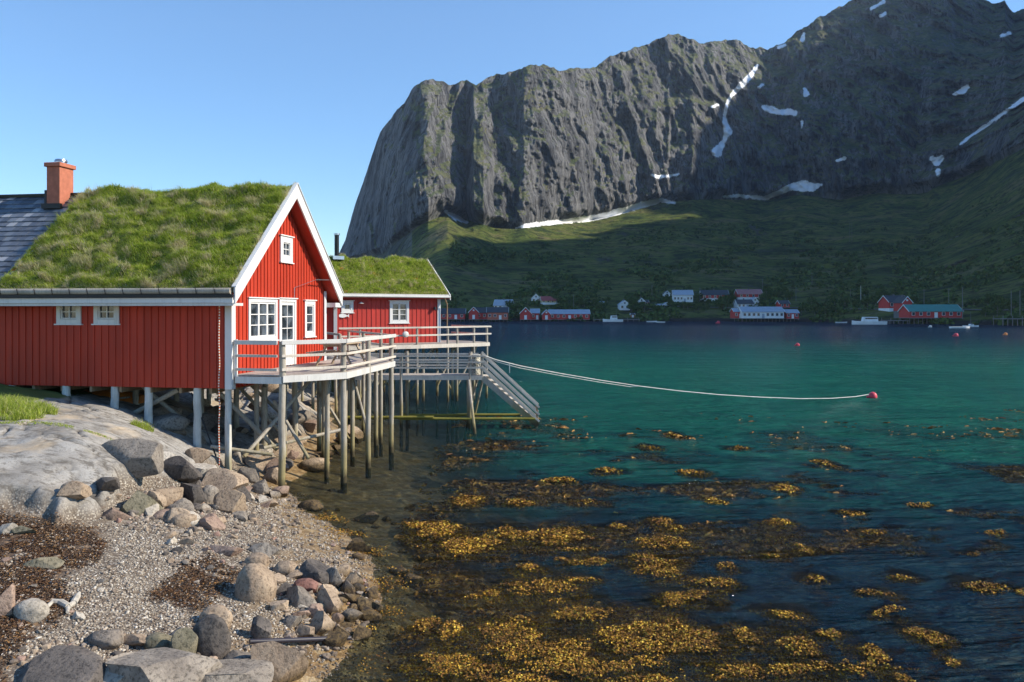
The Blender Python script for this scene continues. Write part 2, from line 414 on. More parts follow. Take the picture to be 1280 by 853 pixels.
# ------------------------------------------------------------------ water sheet
xs = spaced([(-3000,-600,600),(-600,-40,40),(-40,-9,2),(-9,20,.13),(20,34,.4),(34,60,2),(60,600,30),(600,3000,600)])
ys = spaced([(-360,0,60),(0,9,1),(9,32,.13),(32,60,.5),(60,110,3),(110,600,20),(600,4000,680)])
X, Y = np.meshgrid(xs, ys)
dep = np.clip(-ground(X, Y), 0, 10)
wd = weed(X + .25*fbm(X*2, Y*2, seed=71), Y + .4*fbm(X*2, Y*2, seed=72))
sub = sstep(.0, .35, fbm(X*.55+Y*.2, Y*.28, seed=75) - .02) * sstep(34, 22, Y) * sstep(-3, 2, X)*.0
wdm = np.clip(sstep(-.7, .3, wd)*.9, 0, 1)
st = fbm(X*.35 + Y*.12, Y*.16, seed=76, octv=3)
wn = fbm(X*.42 + Y*.10, Y*.40, seed=76, octv=5)
reg = sstep(42, 27, Y + 5*fbm(X*.15, Y*.15, seed=78)) * sstep(-3.5, -.5, X)
dark = np.clip(sstep(-.10, .12, wn + .22*fbm(X*1.2, Y*2.2, seed=87, octv=4) + .08*sstep(30, 16, Y))*reg*.9 + .95*sstep(19, 12.5, Y - .16*X + 2.5*fbm(X*.3, Y*.3, seed=79)), 0, 1)
subw = sstep(.10, .30, wn + .35*fbm(X*1.6, Y*2.6, seed=86, octv=4))*reg*sstep(10, 14, Y)
m, n, out = newmat('sea_water'); p = wpos(n)
teal = attr(n, 'teal'); depth = attr(n, 'depth'); wda = attr(n, 'weed'); dk = attr(n, 'dark'); farm = attr(n, 'far')
body = mix(n, teal, (.006,.042,.062), mix(n, noise(n, mapping(n, p, (.05, .12, 1)), 1.0, 3), (.005,.085,.074), (.017,.165,.108)))
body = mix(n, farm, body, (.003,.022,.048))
body = mix(n, mth(n, 'MULTIPLY', dk, .6), body, (.004,.020,.042))

sw_ = noise(n, mapping(n, p, (1.6, 3.2, 1), (0, 0, R(-15))), 1.3, 5, .75)

df = N(n, 'ShaderNodeBsdfDiffuse'); L(n, body, df.inputs[0]); DFN = df
tr = N(n, 'ShaderNodeBsdfTransparent'); tr.inputs[0].default_value = (.80, .86, .76, 1)
ms = N(n, 'ShaderNodeMixShader'); L(n, depth, ms.inputs[0]); L(n, tr.outputs[0], ms.inputs[1]); L(n, df.outputs[0], ms.inputs[2])
wa = noise(n, mapping(n, p, (1.0, 2.2, 1), (0, 0, R(-18))), 1.0, 3, .55, .6)
wb = noise(n, mapping(n, p, (2.4, 7.0, 1), (0, 0, R(-14))), 1.6, 4, .6, .5)
wc = noise(n, mapping(n, p, (.22, .85, 1), (0, 0, R(-16))), 1.0, 4, .6, .4)
hh = mth(n, 'ADD', mth(n, 'MULTIPLY', wa, 1.0), mth(n, 'MULTIPLY', wb, .40))
hh = mth(n, 'ADD', hh, mth(n, 'MULTIPLY', wc, 2.4))
wd_ = noise(n, mapping(n, p, (.09, .36, 1), (0, 0, R(-12))), 1.0, 4, .65, .5)
hh = mth(n, 'ADD', hh, mth(n, 'MULTIPLY', wd_, 6.0))
bn = bump(n, hh, 1.0, .85); L(n, bn, DFN.inputs['Normal'])
gl = N(n, 'ShaderNodeBsdfGlossy'); gl.inputs['Roughness'].default_value = .04; gl.inputs['Color'].default_value = (.9,.95,1,1); L(n, bn, gl.inputs['Normal'])
fr = N(n, 'ShaderNodeFresnel'); fr.inputs['IOR'].default_value = 1.33; L(n, bn, fr.inputs['Normal'])
m2 = N(n, 'ShaderNodeMixShader'); L(n, mth(n, 'MULTIPLY', fr.outputs[0], .85), m2.inputs[0]); L(n, ms.outputs[0], m2.inputs[1]); L(n, gl.outputs[0], m2.inputs[2])
L(n, m2.outputs[0], out.inputs[0]); M['water'] = m
tealv = sstep(14, 33, Y - .05*X + 5*fbm(X*.12, Y*.1, seed=81)) * sstep(-9, 4, X - .05*(Y-30) + 2*fbm(X*.2, Y*.2, seed=82)) 
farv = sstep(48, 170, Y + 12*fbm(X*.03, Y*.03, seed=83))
subf = subweed(X, Y); wdm = np.clip(sstep(-.55, .1, wd), 0, 1)
weedy = np.maximum(subf, wdm)
dep = dep*(1-weedy) + np.minimum(dep, .06)*weedy
depv = 1 - np.exp(-dep*(.20 + 1.10*sstep(-2.5, 1.5, X)))
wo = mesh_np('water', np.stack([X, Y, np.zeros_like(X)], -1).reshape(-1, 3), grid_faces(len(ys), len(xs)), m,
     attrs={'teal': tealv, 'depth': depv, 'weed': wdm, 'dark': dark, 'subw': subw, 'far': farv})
tag(wo, kind='structure')

# ------------------------------------------------------------------ far shore and mountain
def kn(tab, x): t = np.array(tab, float); return np.interp(x, t[:, 0], t[:, 1])
SK = [(412,345),(420,322),(432,300),(440,270),(450,240),(462,205),(475,165),(490,145),(505,130),(515,110),(530,101),(545,99),(560,107),(583,102),(595,108),(610,98),(640,90),(660,82),(680,80),(700,88),(720,85),(745,84),(760,72),(790,60),(820,50),(848,42),(862,52),(880,55),(905,50),(925,50),(935,60),(960,62),(975,55),(1000,38),(1030,20),(1060,2),(1090,-15),(1130,-30),(1180,-30),(1215,-8),(1228,2),(1240,5),(1256,3),(1262,12),(1280,12),(1320,-10),(1400,-20),(1520,40)]
FT = [(412,352),(430,326),(480,318),(500,300),(525,283),(560,268),(590,278),(620,287),(645,287),(700,280),(760,273),(830,256),(860,253),(910,252),(960,252),(1000,244),(1050,250),(1100,243),(1160,243),(1200,225),(1240,207),(1280,188),(1350,150),(1520,130)]
DS = [(412,1150),(470,800),(515,500),(545,420),(760,417),(900,417),(1000,400),(1100,340),(1200,315),(1280,290),(1400,250),(1520,230)]
DF = [(412,1350),(430,1200),(490,980),(560,930),(650,1000),(830,1250),(1000,1350),(1150,1300),(1280,1000),(1400,820),(1520,700)]
DT = [(412,1500),(430,1420),(480,1180),(530,1120),(600,1150),(700,1200),(740,1260),(850,1500),(930,1620),(1000,1650),(1150,1800),(1280,1700),(1400,1500),(1520,1300)]
BUT = [(412,60),(440,30),(480,-20),(520,-70),(535,-75),(560,20),(582,70),(592,-30),(604,-55),(618,-15),(640,-30),(655,-55),(700,10),(742,75),(760,60),(800,35),(850,0),(866,-35),(905,20),(930,50),(960,55),(1000,10),(1060,-20),(1130,-45),(1165,-60),(1195,30),(1230,50),(1262,-10),(1290,30),(1520,0)]
def slope_pt(px, w_):
    ds, df, yf = kn(DS, px), kn(DF, px), kn(FT, px); ysh = HZ + 1000*HC/ds
    y = ysh - (ysh-yf)*np.power(w_, .72); D = ds + (df-ds)*w_
    return D, y
def far_at(px, py):                      # place on the far shore seen at a photo pixel
    w_ = np.linspace(0, 1, 2000); D, y = slope_pt(px, w_)
    k = int(np.argmax(y <= py)); return ((px-640)/FP*D[k], D[k], HC+(HZ-y[k])/FP*D[k])
cols = np.concatenate([np.arange(412, 1290, 1.15), np.arange(1290, 1520, 5)])
nc = len(cols); PXc = cols[None, :]
wr_ = np.linspace(0, 1, 150)[:, None]**1.25
D1, y1 = slope_pt(PXc, wr_); 
Xa = (PXc-640)/FP*D1
n1 = fbm(Xa*.012, D1*.012, seed=101, octv=5); env = sstep(.06, .3, wr_)*(1-.3*wr_)
bw = kn(BUT, PXc)
y1 = y1 + env*(n1*7)
D1 = D1 + bw*sstep(.75, 1, wr_)*.8 + env*30*fbm(Xa*.02, D1*.02, seed=103)
vr = np.linspace(0, 1, 270)[1:, None]
yt = kn(SK, PXc) + 3.0*fbm(PXc*.09, PXc*0, seed=105, octv=3) - 3.2*(ridged(PXc*.07, PXc*0+.5, octv=4, seed=107)-.3)
yf = kn(FT, PXc) + n1[-1:]*7*.7
y2 = yf + (yt-yf)*vr
Df = kn(DF, PXc); Dt = kn(DT, PXc)
D2b = Df + (Dt-Df)*vr**1.7
Xb = (PXc-640)/FP*D2b; Zb = HC + (HZ-y2)/FP*D2b
warp = 30*fbm(Xb*.006, Zb*.006, seed=110)
rg = ridged((Xb+warp + .25*Zb)*.016, Zb*.0035, D2b*0, octv=5, seed=111)
rg2 = ridged((Xb - .15*Zb)*.045, Zb*.010, seed=115, octv=4)
rg3 = ridged((Xb*.8 + Zb*.6 + warp)*.018, (Zb*.8 - Xb*.6)*.010, D2b*.004, octv=5, seed=141)
rg4 = ridged(Xb*.05, Zb*.045, D2b*.01, octv=5, seed=145)
fb = fbm(Xb*.05, Zb*.05, D2b*.02, seed=117, octv=5)
cf = sstep(0, .08, vr)
D2 = D2b + bw*(.8+.2*vr)*(1-.35*vr) - cf*(rg*40 + rg2*13 + fb*15 + rg3*16 + rg4*5) + 14
D2 += 30*(1-cf)*0
# behind the crest
br = np.linspace(0, 1, 24)[1:, None]
Dtop = D2[-1:]; ztop = HC + (HZ-y2[-1:])/FP*Dtop
D3 = Dtop + 1300*br; z3 = ztop*(1-br)**1.4*.97 - 25*br + 20*fbm(PXc*.03, D3*.01, seed=119)*br*(1-br)*4
z1 = HC + (HZ-y1)/FP*D1; z2 = HC + (HZ-y2)/FP*D2
# skirt under the shore
D0 = D1[:1] - 6; z0 = np.full_like(D0, -4.0)
z1[0] = -.3
Dall = np.vstack([D0, D1, D2, D3]); zall = np.vstack([z0, z1, z2, z3]); Pall = np.repeat(PXc, len(Dall), 0)
yall = HZ - (zall-HC)/Dall*FP
Xm = (Pall-640)/FP*Dall
vegz = np.vstack([np.zeros((1,nc)), np.ones((150,nc))*np.where(PXc<515,.35,1)*np.ones((150,1)), np.repeat(np.zeros((1,nc)),269,0)+ (1-sstep(0,.06,vr)), np.zeros((23,nc))])
SNOW = [[(947,82,1.2),(938,95,3),(926,108,3.5),(914,120,1.6),(909,129,1.6),(906,145,1.8),(907,157,3.5),(910,165,5),(905,176,2.4),(900,184,4),(896,190,6)],
 [(955,134,3),(963,137,4.5),(973,140,2.5),(984,140,3.5),(994,141,2.8)],[(1006,112,2),(1008,118,3.6)],[(949,109,1.5),(953,106,1.5)],[(890,134,1),(897,131,1.4)],
 [(645,285,1),(660,282,2.3),(704,277,2.4),(747,272,3.2),(769,266,3.4),(803,256,3.2),(825,250,2.6),(844,254,.8)],
 [(556,264,1.4),(571,273,3.2),(584,278,1)],[(815,219,1.2),(824,222,1.8),(848,218,1)],
 [(905,246,.8),(926,245,2),(955,248,2.2),(975,240,2.6),(990,234,4),(1003,233,6),(1014,234,5),(1027,231,1)],
 [(1046,201,1.2),(1056,198,1.6)],[(1192,118,1),(1203,114,4),(1209,109,2)],[(1201,180,1),(1218,167,1.5),(1236,155,1.6),(1262,136,1.6),(1280,124,2),(1300,112,1)],
 [(1165,199,3),(1171,203,5),(1178,197,2)],[(1173,214,3),(1173,219,2)],[(1088,12,.8),(1105,2,1.7)],[(1101,20,1),(1107,16,2)],[(1003,50,2.4),(1005,42,1)],[(972,60,1.2),(982,56,1.2)],
 [(1252,45,1.5),(1262,42,2)],[(1003,152,1),(1002,160,1)]]
sn = np.full(Pall.shape, -9.0)
for pl in SNOW:
    if len(pl) == 1: continue
    for a, b in zip(pl[:-1], pl[1:]):
        ax, ay, ar = a; bx, by, br_ = b; dx, dy = bx-ax, by-ay
        t = np.clip(((Pall-ax)*dx+(yall-ay)*dy)/(dx*dx+dy*dy), 0, 1)
        sn = np.maximum(sn, ar+(br_-ar)*t - np.hypot(Pall-ax-dx*t, yall-ay-dy*t))
m, n, out = newmat('mountain'); p = wpos(n)
geo = N(n, 'ShaderNodeNewGeometry'); sep = N(n, 'ShaderNodeSeparateXYZ'); L(n, geo.outputs['Normal'], sep.inputs[0]); nz = sep.outputs[2]
st1 = noise(n, mapping(n, p, (.03, .03, .006)), 1.0, 9, .72, .3)
st2 = noise(n, mapping(n, p, (.15, .15, .03)), 1.0, 6, .7)
rock = ramp(n, st1, [(.34, (.04,.04,.045)), (.45, (.15,.155,.165)), (.56, (.30,.30,.30)), (.68, (.13,.132,.14))])
rock = mix(n, ramp(n, st2, [(.42, .85), (.50, 0)]), rock, (.035,.036,.040))
vn = noise(n, p, .02, 8, .65); vn2 = noise(n, p, .10, 7, .7)
veg = ramp(n, vn, [(.36, (.04,.075,.018)), (.46, (.12,.17,.03)), (.55, (.21,.235,.05)), (.66, (.26,.23,.10))])
veg = mix(n, ramp(n, vn2, [(.42, .75), (.52, 0)]), veg, (.018,.032,.010))
scree = ramp(n, noise(n, mapping(n, p, (.02, .008, .01), (0, 0, .5)), 1.0, 7, .7), [(.60, 0), (.68, .8)])
veg = mix(n, scree, veg, (.10,.10,.095))
f1 = mth(n, 'ADD', nz, mth(n, 'MULTIPLY', mth(n, 'SUBTRACT', vn, .5), 1.1))
f1 = ramp(n, mth(n, 'ADD', f1, mth(n, 'MULTIPLY', mth(n, 'SUBTRACT', vn2, .5), .9)), [(.53, 0), (.62, 1)])
f = mth(n, 'MAXIMUM', mth(n, 'MULTIPLY', f1, .6), mth(n, 'MULTIPLY', attr(n, 'veg'), ramp(n, mth(n, 'ADD', nz, mth(n, 'MULTIPLY', vn2, .4)), [(.25, .2), (.5, 1)])))
col = mix(n, f, rock, veg)
sno = mth(n, 'ADD', mth(n, 'ADD', attr(n, 'snow'), .6), mth(n, 'MULTIPLY', mth(n, 'SUBTRACT', noise(n, p, .05, 8, .75), .5), 9.0))
sf = N(n, 'ShaderNodeMapRange'); sf.inputs[1].default_value = -.3; sf.inputs[2].default_value = .6; L(n, sno, sf.inputs[0])
col = mix(n, sf.outputs[0], col, (.80,.83,.87))
# bare black rock in the tide line
sp = N(n, 'ShaderNodeSeparateXYZ'); L(n, p, sp.inputs[0])
tl = N(n, 'ShaderNodeMapRange'); tl.inputs[1].default_value = 2.2; tl.inputs[2].default_value = 1.2; L(n, sp.outputs[2], tl.inputs[0])
col = mix(n, tl.outputs[0], col, (.035,.033,.03))
st3 = noise(n, mapping(n, p, (.5, .5, .16)), 1.0, 5, .7)
hb = mth(n, 'ADD', mth(n, 'ADD', mth(n, 'MULTIPLY', st2, 1.2), mth(n, 'MULTIPLY', st1, 1.8)), mth(n, 'MULTIPLY', st3, .35))
bb = N(n, 'ShaderNodeBump'); bb.inputs['Distance'].default_value = 15; L(n, hb, bb.inputs['Height']); L(n, mth(n, 'SUBTRACT', .9, mth(n, 'MULTIPLY', sf.outputs[0], .8)), bb.inputs['Strength'])
pbsdf(n, out, col, .9, bb.outputs[0], .15); M['mountain'] = m
mo = mesh_np('mountain', np.stack([Xm, Dall, zall], -1).reshape(-1, 3), grid_faces(*Dall.shape), m, attrs={'veg': vegz, 'snow': sn})
tag(mo, kind='structure')

# the ridge that walls the fjord on the sunny side (right of the picture) and shades the village
yy = np.linspace(170, 2700, 140)[:, None]; ss = np.linspace(0, 1, 70)[None, :]
x0 = .66*yy + 45 + 25*fbm(yy*.01, yy*0, seed=130)
crest = x0 + 430 + .12*yy
hgt = np.interp(yy, [170, 230, 330, 420, 600, 900, 1100, 1300, 1600, 2000, 2700], [0, 250, 520, 640, 750, 770, 840, 1030, 1300, 1380, 900])
prof = np.where(ss < .6, np.sin(ss/.6*np.pi/2)**1.25, np.cos((ss-.6)/.4*np.pi/2)**1.1)
xx = x0 + (crest-x0)*ss/.6
zz_ = hgt*prof*(1+.09*fbm(xx*.006, yy*.006, seed=131)) + 12*fbm(xx*.03, yy*.03, seed=132)*prof - 3
ro = mesh_np('hills', np.stack([xx, yy+0*ss, zz_], -1).reshape(-1, 3), grid_faces(140, 70), m, attrs={'veg': np.broadcast_to(1-ss, zz_.shape).copy(), 'snow': np.full(zz_.shape, -9.0)})
tag(ro, kind='structure')

# the air of the fjord: far rock fades a little towards blue
hz = bpy.data.materials.new('haze'); hz.use_nodes = True; n = hz.node_tree; n.nodes.clear(); out = n.nodes.new('ShaderNodeOutputMaterial')
pv = n.nodes.new('ShaderNodeVolumePrincipled'); pv.inputs['Density'].default_value = HAZE; pv.inputs['Color'].default_value = (.62, .78, 1.0, 1); pv.inputs['Anisotropy'].default_value = 0.2
n.links.new(pv.outputs[0], out.inputs['Volume'])
hb_ = MB().box(-3300, -450, -16, 3300, 4300, 1560).build('haze', hz); tag(hb_, kind='stuff')
# ================================================================== MAIN CABIN
ANG = R(-9.15)
NX, NY, NZ = -7.83, 22.3, 2.86
cabin = empty('red_cabin', (NX, NY, NZ), ANG, 'large red timber cabin on piles with turf roof and white bargeboards', 'cabin')
Wd = 6.68; Ln = 14.0; SL = .866; OV = .6; DX = .45
ZE = 5.335 + .35 - NZ          # outer top of the bargeboard at the eave, local
def ztop(s):                    # top of bargeboards, local z over depth s
    return ZE + SL*(min(s, Wd-s) + OV)
def wall_boards(mb, bb, horizontal_pts, face, pitch=.222, bw_=.15, zfun=None, z0=0):
    pass
# long wall facing the camera (y = 0 plane, outside = -y): underboards and overlapping cover boards
def board_wall(parent, name, mat, x0, x1, z0, ztopf, plane, axis, outward, pitch=.222, off=0.0, holes=()):
    """axis 'x': wall runs along x at y=plane; axis 'y': along y at x=plane. Vertical boards, cut at openings."""
    mb = MB(); a = x0
    def put(u0, u1, za, zb, d0, d1):
        lo, hi = sorted((plane+outward*d0, plane+outward*d1))
        zt0 = min(zb, ztopf(u0)); zt1 = min(zb, ztopf(u1))
        if max(zt0, zt1) - za < .03: return
        zt0 = max(zt0, za+.005); zt1 = max(zt1, za+.005)
        if axis == 'x': pts = [(u0,lo,za),(u1,lo,za),(u1,lo,zt1),(u0,lo,zt0)]; vec = (0,hi-lo,0)
        else: pts = [(lo,u0,za),(lo,u1,za),(lo,u1,zt1),(lo,u0,zt0)]; vec = (hi-lo,0,0)
        if axis == 'y': mb.extr(list(reversed(pts)), vec)
        else: mb.extr(list(reversed(pts)), vec)
    def strip(u0, u1, d0, d1):
        cuts = sorted([h for h in holes if h[0] < u1 and h[1] > u0], key=lambda h: h[2])
        z = z0
        for h in cuts:
            if u0 >= h[0]-.001 and u1 <= h[1]+.001 or True:
                if h[2] > z: put(u0, u1, z, h[2], d0, d1)
                z = max(z, h[3])
        put(u0, u1, z, 99, d0, d1)
    edges = sorted(set([h[0] for h in holes] + [h[1] for h in holes]))
    def split(u0, u1):
        c = [u0] + [e for e in edges if u0 < e < u1] + [u1]
        return zip(c[:-1], c[1:])
    while a < x1 - .01:
        b = min(a+pitch, x1)
        for p, q in split(a, b): strip(p, q, -.05, random.uniform(-.002, .002))
        for p, q in split(max(x0, a-.028), min(x1, a+.028)): strip(p, q, .0025, random.uniform(.022, .028))
        a += pitch
    return mb.build(name, mat, parent)
def rise(s): return ztop(s) - .49
LWZ = rise(0)
holes_l = []
def ulong(px):  # photo column -> local x on the long wall plane
    u = (px-640)/FP; c, s_ = math.cos(ANG), math.sin(ANG)
    return (u*NY-NX)/(c-u*s_)
def ydep_long(t): return NY + t*math.sin(ANG)
def zlong(py, t): return HC - (py-HZ)/FP*ydep_long(t) - NZ
def ugab(px):
    u = (px-640)/FP; gx, gy = -math.sin(ANG), math.cos(ANG)
    return (u*NY-NX)/(gx-u*gy)
def zgab(py, s): return HC - (py-HZ)/FP*(NY+s*math.cos(ANG)) - NZ

def window(parent, name, plane, axis, outward, u0, u1, z0, z1, ncol, nrow, cas=1, fw=.09, cap=True, mat='white', cw=.07, muntin=.028, sill=True, inner=.05):
    """casing flush on the boards, sashes and bars, glass set back"""
    def bx(mb, a, b, c, d, lo, hi):
        l_, h_ = sorted((plane+outward*lo, plane+outward*hi))
        if axis == 'x': mb.box(a, l_, c, b, h_, d)
        else: mb.box(l_, a, c, h_, b, d)
    fr = MB()
    bx(fr, u0, u0+fw, z0, z1, -.04, .045); bx(fr, u1-fw, u1, z0, z1, -.04, .045)
    bx(fr, u0+fw, u1-fw, z1-fw, z1, -.04, .045); bx(fr, u0+fw, u1-fw, z0, z0+fw, -.04, .045)
    if cap: bx(fr, u0-.06, u1+.06, z1, z1+.035, -.02, .085)
    f = fr.build(name, M[mat], parent, bevel=.004)
    if sill:
        sm = MB(); bx(sm, u0-.05, u1+.05, z0-.035, z0, -.02, .075); sm.build('sill', M[mat], f)
    gw = (u1-u0-2*fw)/cas; sh = MB()
    for c in range(cas):
        a = u0+fw+c*gw; b = a+gw; iz0 = z0+fw; iz1 = z1-fw
        g = .006
        bx(sh, a+g, a+inner, iz0+g, iz1-g, -.03, .02); bx(sh, b-inner, b-g, iz0+g, iz1-g, -.03, .02)
        bx(sh, a+inner, b-inner, iz0+g, iz0+inner, -.03, .02); bx(sh, a+inner, b-inner, iz1-inner, iz1-g, -.03, .02)
        nn = max(1, ncol//cas)
        for k in range(1, nn):
            x = a+inner+(gw-2*inner)*k/nn; bx(sh, x-muntin/2, x+muntin/2, iz0+inner, iz1-inner, -.025, .012)
        for k in range(1, nrow):
            z = iz0+inner+(iz1-iz0-2*inner)*k/nrow
            for q in range(nn):
                xa = a+inner+(gw-2*inner)*q/nn + (muntin/2 if q else 0); xb = a+inner+(gw-2*inner)*(q+1)/nn - (muntin/2 if q < nn-1 else 0)
                bx(sh, xa, xb, z-muntin/2, z+muntin/2, -.025, .012)
    sh.build('sash', M[mat], f)
    gm = MB(); bx(gm, u0+fw+.01, u1-fw-.01, z0+fw+.01, z1-fw-.01, -.045, -.032); gm.build('pane', M['glass'], f)
    return f

# openings
lw = []
for a, b in ((71.5, 102), (118, 149.5)):
    t0, t1 = ulong(a), ulong(b); tm = (t0+t1)/2
    lw.append((t0, t1, zlong(405, tm), zlong(375, tm)))
board_wall(cabin, 'side_wall', M['red'], -Ln, 0, 0, lambda u: LWZ, 0, 'x', -1, .222, holes=[(a+.02, b-.02, c+.02, d-.02) for a, b, c, d in lw])
for a, b, c, d in lw:
    window(cabin, 'window', 0, 'x', -1, a, b, c, d, 2, 2, 1, fw=.13, cap=False, inner=.045)
gw_ = []
def gopen(pl, pr, pt, pb):
    s0, s1 = ugab(pl), ugab(pr); sm = (s0+s1)/2; return (s0, s1, zgab(pb, sm), zgab(pt, sm))
W1 = gopen(309.5, 345.5, 373.5, 426); DR = gopen(348, 369, 372.5, 452.5); W2 = gopen(380, 392.8, 375.5, 427); W3 = gopen(349.5, 364.5, 296, 328)
DR = (DR[0], DR[1], .40, W1[3]+.02)
W2 = (W2[0], W2[1], W1[2]+.02, W1[3]-.02)
board_wall(cabin, 'gable_wall', M['red'], 0, Wd, 0, lambda u: rise(u), 0, 'y', 1, .222, holes=[(a+.02, b-.02, c+.02, d-.02) for a, b, c, d in (W1, DR, W2, W3)])
window(cabin, 'window', 0, 'y', 1, *W1, 3, 3, 3, fw=.11, inner=.05)
window(cabin, 'window', 0, 'y', 1, *W2, 1, 3, 1, fw=.14, inner=.05)
window(cabin, 'window', 0, 'y', 1, *W3, 2, 2, 1, fw=.20, inner=.03)
# door: casing, leaf with two by three lights, panel below, handle
dm = MB(); s0, s1, z0, z1 = DR
dm.box(-.04, s0, z0, .045, s0+.10, z1); dm.box(-.04, s1-.10, z0, .045, s1, z1); dm.box(-.04, s0+.10, z1-.10, .045, s1-.10, z1); dm.box(-.02, s0-.06, z1, .085, s1+.06, z1+.035)
dd = dm.build('door', M['white'], cabin, bevel=.004)
lf = MB(); a, b = s0+.105, s1-.105; zt = z1-.105; zm = z0+.78
lf.box(-.02, a, z0+.01, .018, b, z0+.20); lf.box(-.02, a, z0+.20, .018, a+.11, zt); lf.box(-.02, b-.11, z0+.20, .018, b, zt); lf.box(-.02, a+.11, zt-.10, .018, b-.11, zt)
lf.box(-.02, a+.11, zm-.06, .018, b-.11, zm+.06); lf.box(-.018, a+.11, z0+.20, .004, b-.11, zm-.06)
mid = (a+b)/2; lf.box(-.015, mid-.015, zm+.06, .010, mid+.015, zt-.10)
for k in (1, 2):
    z = zm+.06+(zt-.10-zm-.06)*k/3; lf.box(-.015, a+.11, z-.014, .010, mid-.015, z+.014); lf.box(-.015, mid+.015, z-.014, .010, b-.11, z+.014)
lo = lf.build('door_leaf', M['white'], dd)
MB().box(-.032, a+.10, zm+.05, -.022, b-.10, zt-.09).build('pane', M['glass'], dd)
MB().cyl((.02, b-.055, zm-.02), (.07, b-.055, zm-.02), .012).cyl((.065, b-.06, zm-.02), (.065, b-.19, zm-.02), .011).build('handle', M['steel'], dd)
# hidden walls and floor
board_wall(cabin, 'back_wall', M['red'], -Ln, 0, 0, lambda u: LWZ, Wd, 'x', 1, .4)
board_wall(cabin, 'end_wall', M['red'], 0, Wd, 0, lambda u: rise(u), -Ln, 'y', -1, .4)
MB().box(-Ln+.06, .06, .02, -.06, Wd-.06, .14).build('floor', M['dark_wood'], cabin)
fj = MB()
for k in range(15): fj.box(-Ln+.3+k*.93, .05, -.16, -Ln+.38+k*.93, Wd-.05, .015)
fj.build('floor_joists', M['wood_brown'], cabin)
# corner boards
cb = MB(); cb.box(.03, -.045, -.02, .055, .15, LWZ-.02); cb.box(-.15, -.07, -.02, .055, -.045, LWZ-.02)
cb.build('corner_board', M['white'], cabin)
cb = MB(); cb.box(.03, Wd-.14, -.02, .055, Wd+.04, rise(Wd-.05)-.02); cb.build('corner_board', M['white'], cabin)
# roof slabs (underlay + soffit) ; local z of roof deck top = ztop - .20
def slope_box(mb, x0, x1, sa, sb, o0, o1, far=False):
    """slab over depth sa..sb following the pitch, between vertical offsets o0<o1 from the bargeboard top line"""
    f = (lambda s: Wd-s) if far else (lambda s: s)
    def z(s, o): return ZE + SL*(s+OV) + o
    pts = [(x0, f(sa), z(sa, o0)), (x0, f(sb), z(sb, o0)), (x0, f(sb), z(sb, o1)), (x0, f(sa), z(sa, o1))]
    if not far: pts = pts[::-1]
    mb.extr(pts, (x1-x0, 0, 0)); return mb
rm_ = MB(); slope_box(rm_, -Ln-.4, DX-.05, -OV+.02, Wd/2, -.38, -.22); slope_box(rm_, -Ln-.4, DX-.05, -OV+.02, Wd/2, -.38, -.22, True)
roof = rm_.build('roof', M['red'], cabin)
bm_ = MB()
for far in (False, True): slope_box(bm_, DX-.048, DX, -OV, Wd/2, -.47, 0, far)
bb_ = bm_.build('bargeboard', M['white'], roof)
cm_ = MB()
for far in (False, True): slope_box(cm_, DX-.10, DX+.035, -OV-.02, Wd/2, .002, .03, far)
cm_.build('barge_cap', M['white'], roof)
# turf, with lumps; boxes hidden under grass blades
TL = -7.0
def turf_h(x, s, sd=200):
    return .26*fbm(x*1.2, s*2.6, seed=sd, octv=3) + .04*fbm(x*4, s*5, seed=sd+5)
def make_turf(parent, x0, x1, s0, s1, zline, seed, mat, far=False, WD=6.68):
    nx_, ns_ = int((x1-x0)/.05), int((s1-s0)/.05)
    xv = np.linspace(x0, x1, nx_); sv = np.linspace(s0, s1, ns_)
    Xg, Sg = np.meshgrid(xv, sv); h = turf_h(Xg, Sg, seed)
    ed = np.minimum(np.minimum(Xg-x0, (x1-Xg)*3), (Sg-s0)*2); fall = sstep(0, .25, ed)
    Zg = zline(Sg) + h*fall - .17*(1-fall)**2
    # rim down to roof deck
    Yg = WD-Sg if far else Sg
    V = np.stack([Xg, Yg, Zg], -1)
    if far: V = V[:, ::-1]; 
    o = mesh_np('turf', V.reshape(-1, 3), grid_faces(ns_, nx_), mat, parent)
    return o
m, n, out = newmat('turf_soil'); c = coord(n)
g1 = noise(n, c, 3.0, 5, .6); g2 = noise(n, c, 30, 3, .6)
col = ramp(n, g1, [(.35, (.09,.11,.02)), (.5, (.20,.23,.04)), (.68, (.36,.30,.15))])
col = mix(n, ramp(n, g2, [(.4, .6), (.6, 0)]), col, (.02,.022,.008))
pbsdf(n, out, col, .95, bump(n, g2, 1, .03), .1); M['turf'] = m
m, n, out = newmat('grass_blades')
isl = N(n, 'ShaderNodeNewGeometry').outputs['Random Per Island']
gcol = ramp(n, isl, [(0, (.14,.22,.02)), (.5, (.36,.47,.055)), (.85, (.54,.60,.11)), (1, (.68,.64,.28))])
dcol = ramp(n, isl, [(0, (.40,.32,.19)), (.5, (.62,.52,.36)), (1, (.80,.72,.55))])
col = mix(n, attr(n, 'dry'), gcol, dcol)
d = N(n, 'ShaderNodeBsdfDiffuse'); L(n, col, d.inputs[0]); t = N(n, 'ShaderNodeBsdfTranslucent'); L(n, col, t.inputs[0])
ms = N(n, 'ShaderNodeMixShader'); ms.inputs[0].default_value = .5; L(n, d.outputs[0], ms.inputs[1]); L(n, t.outputs[0], ms.inputs[2]); L(n, ms.outputs[0], out.inputs[0])
M['blades'] = m
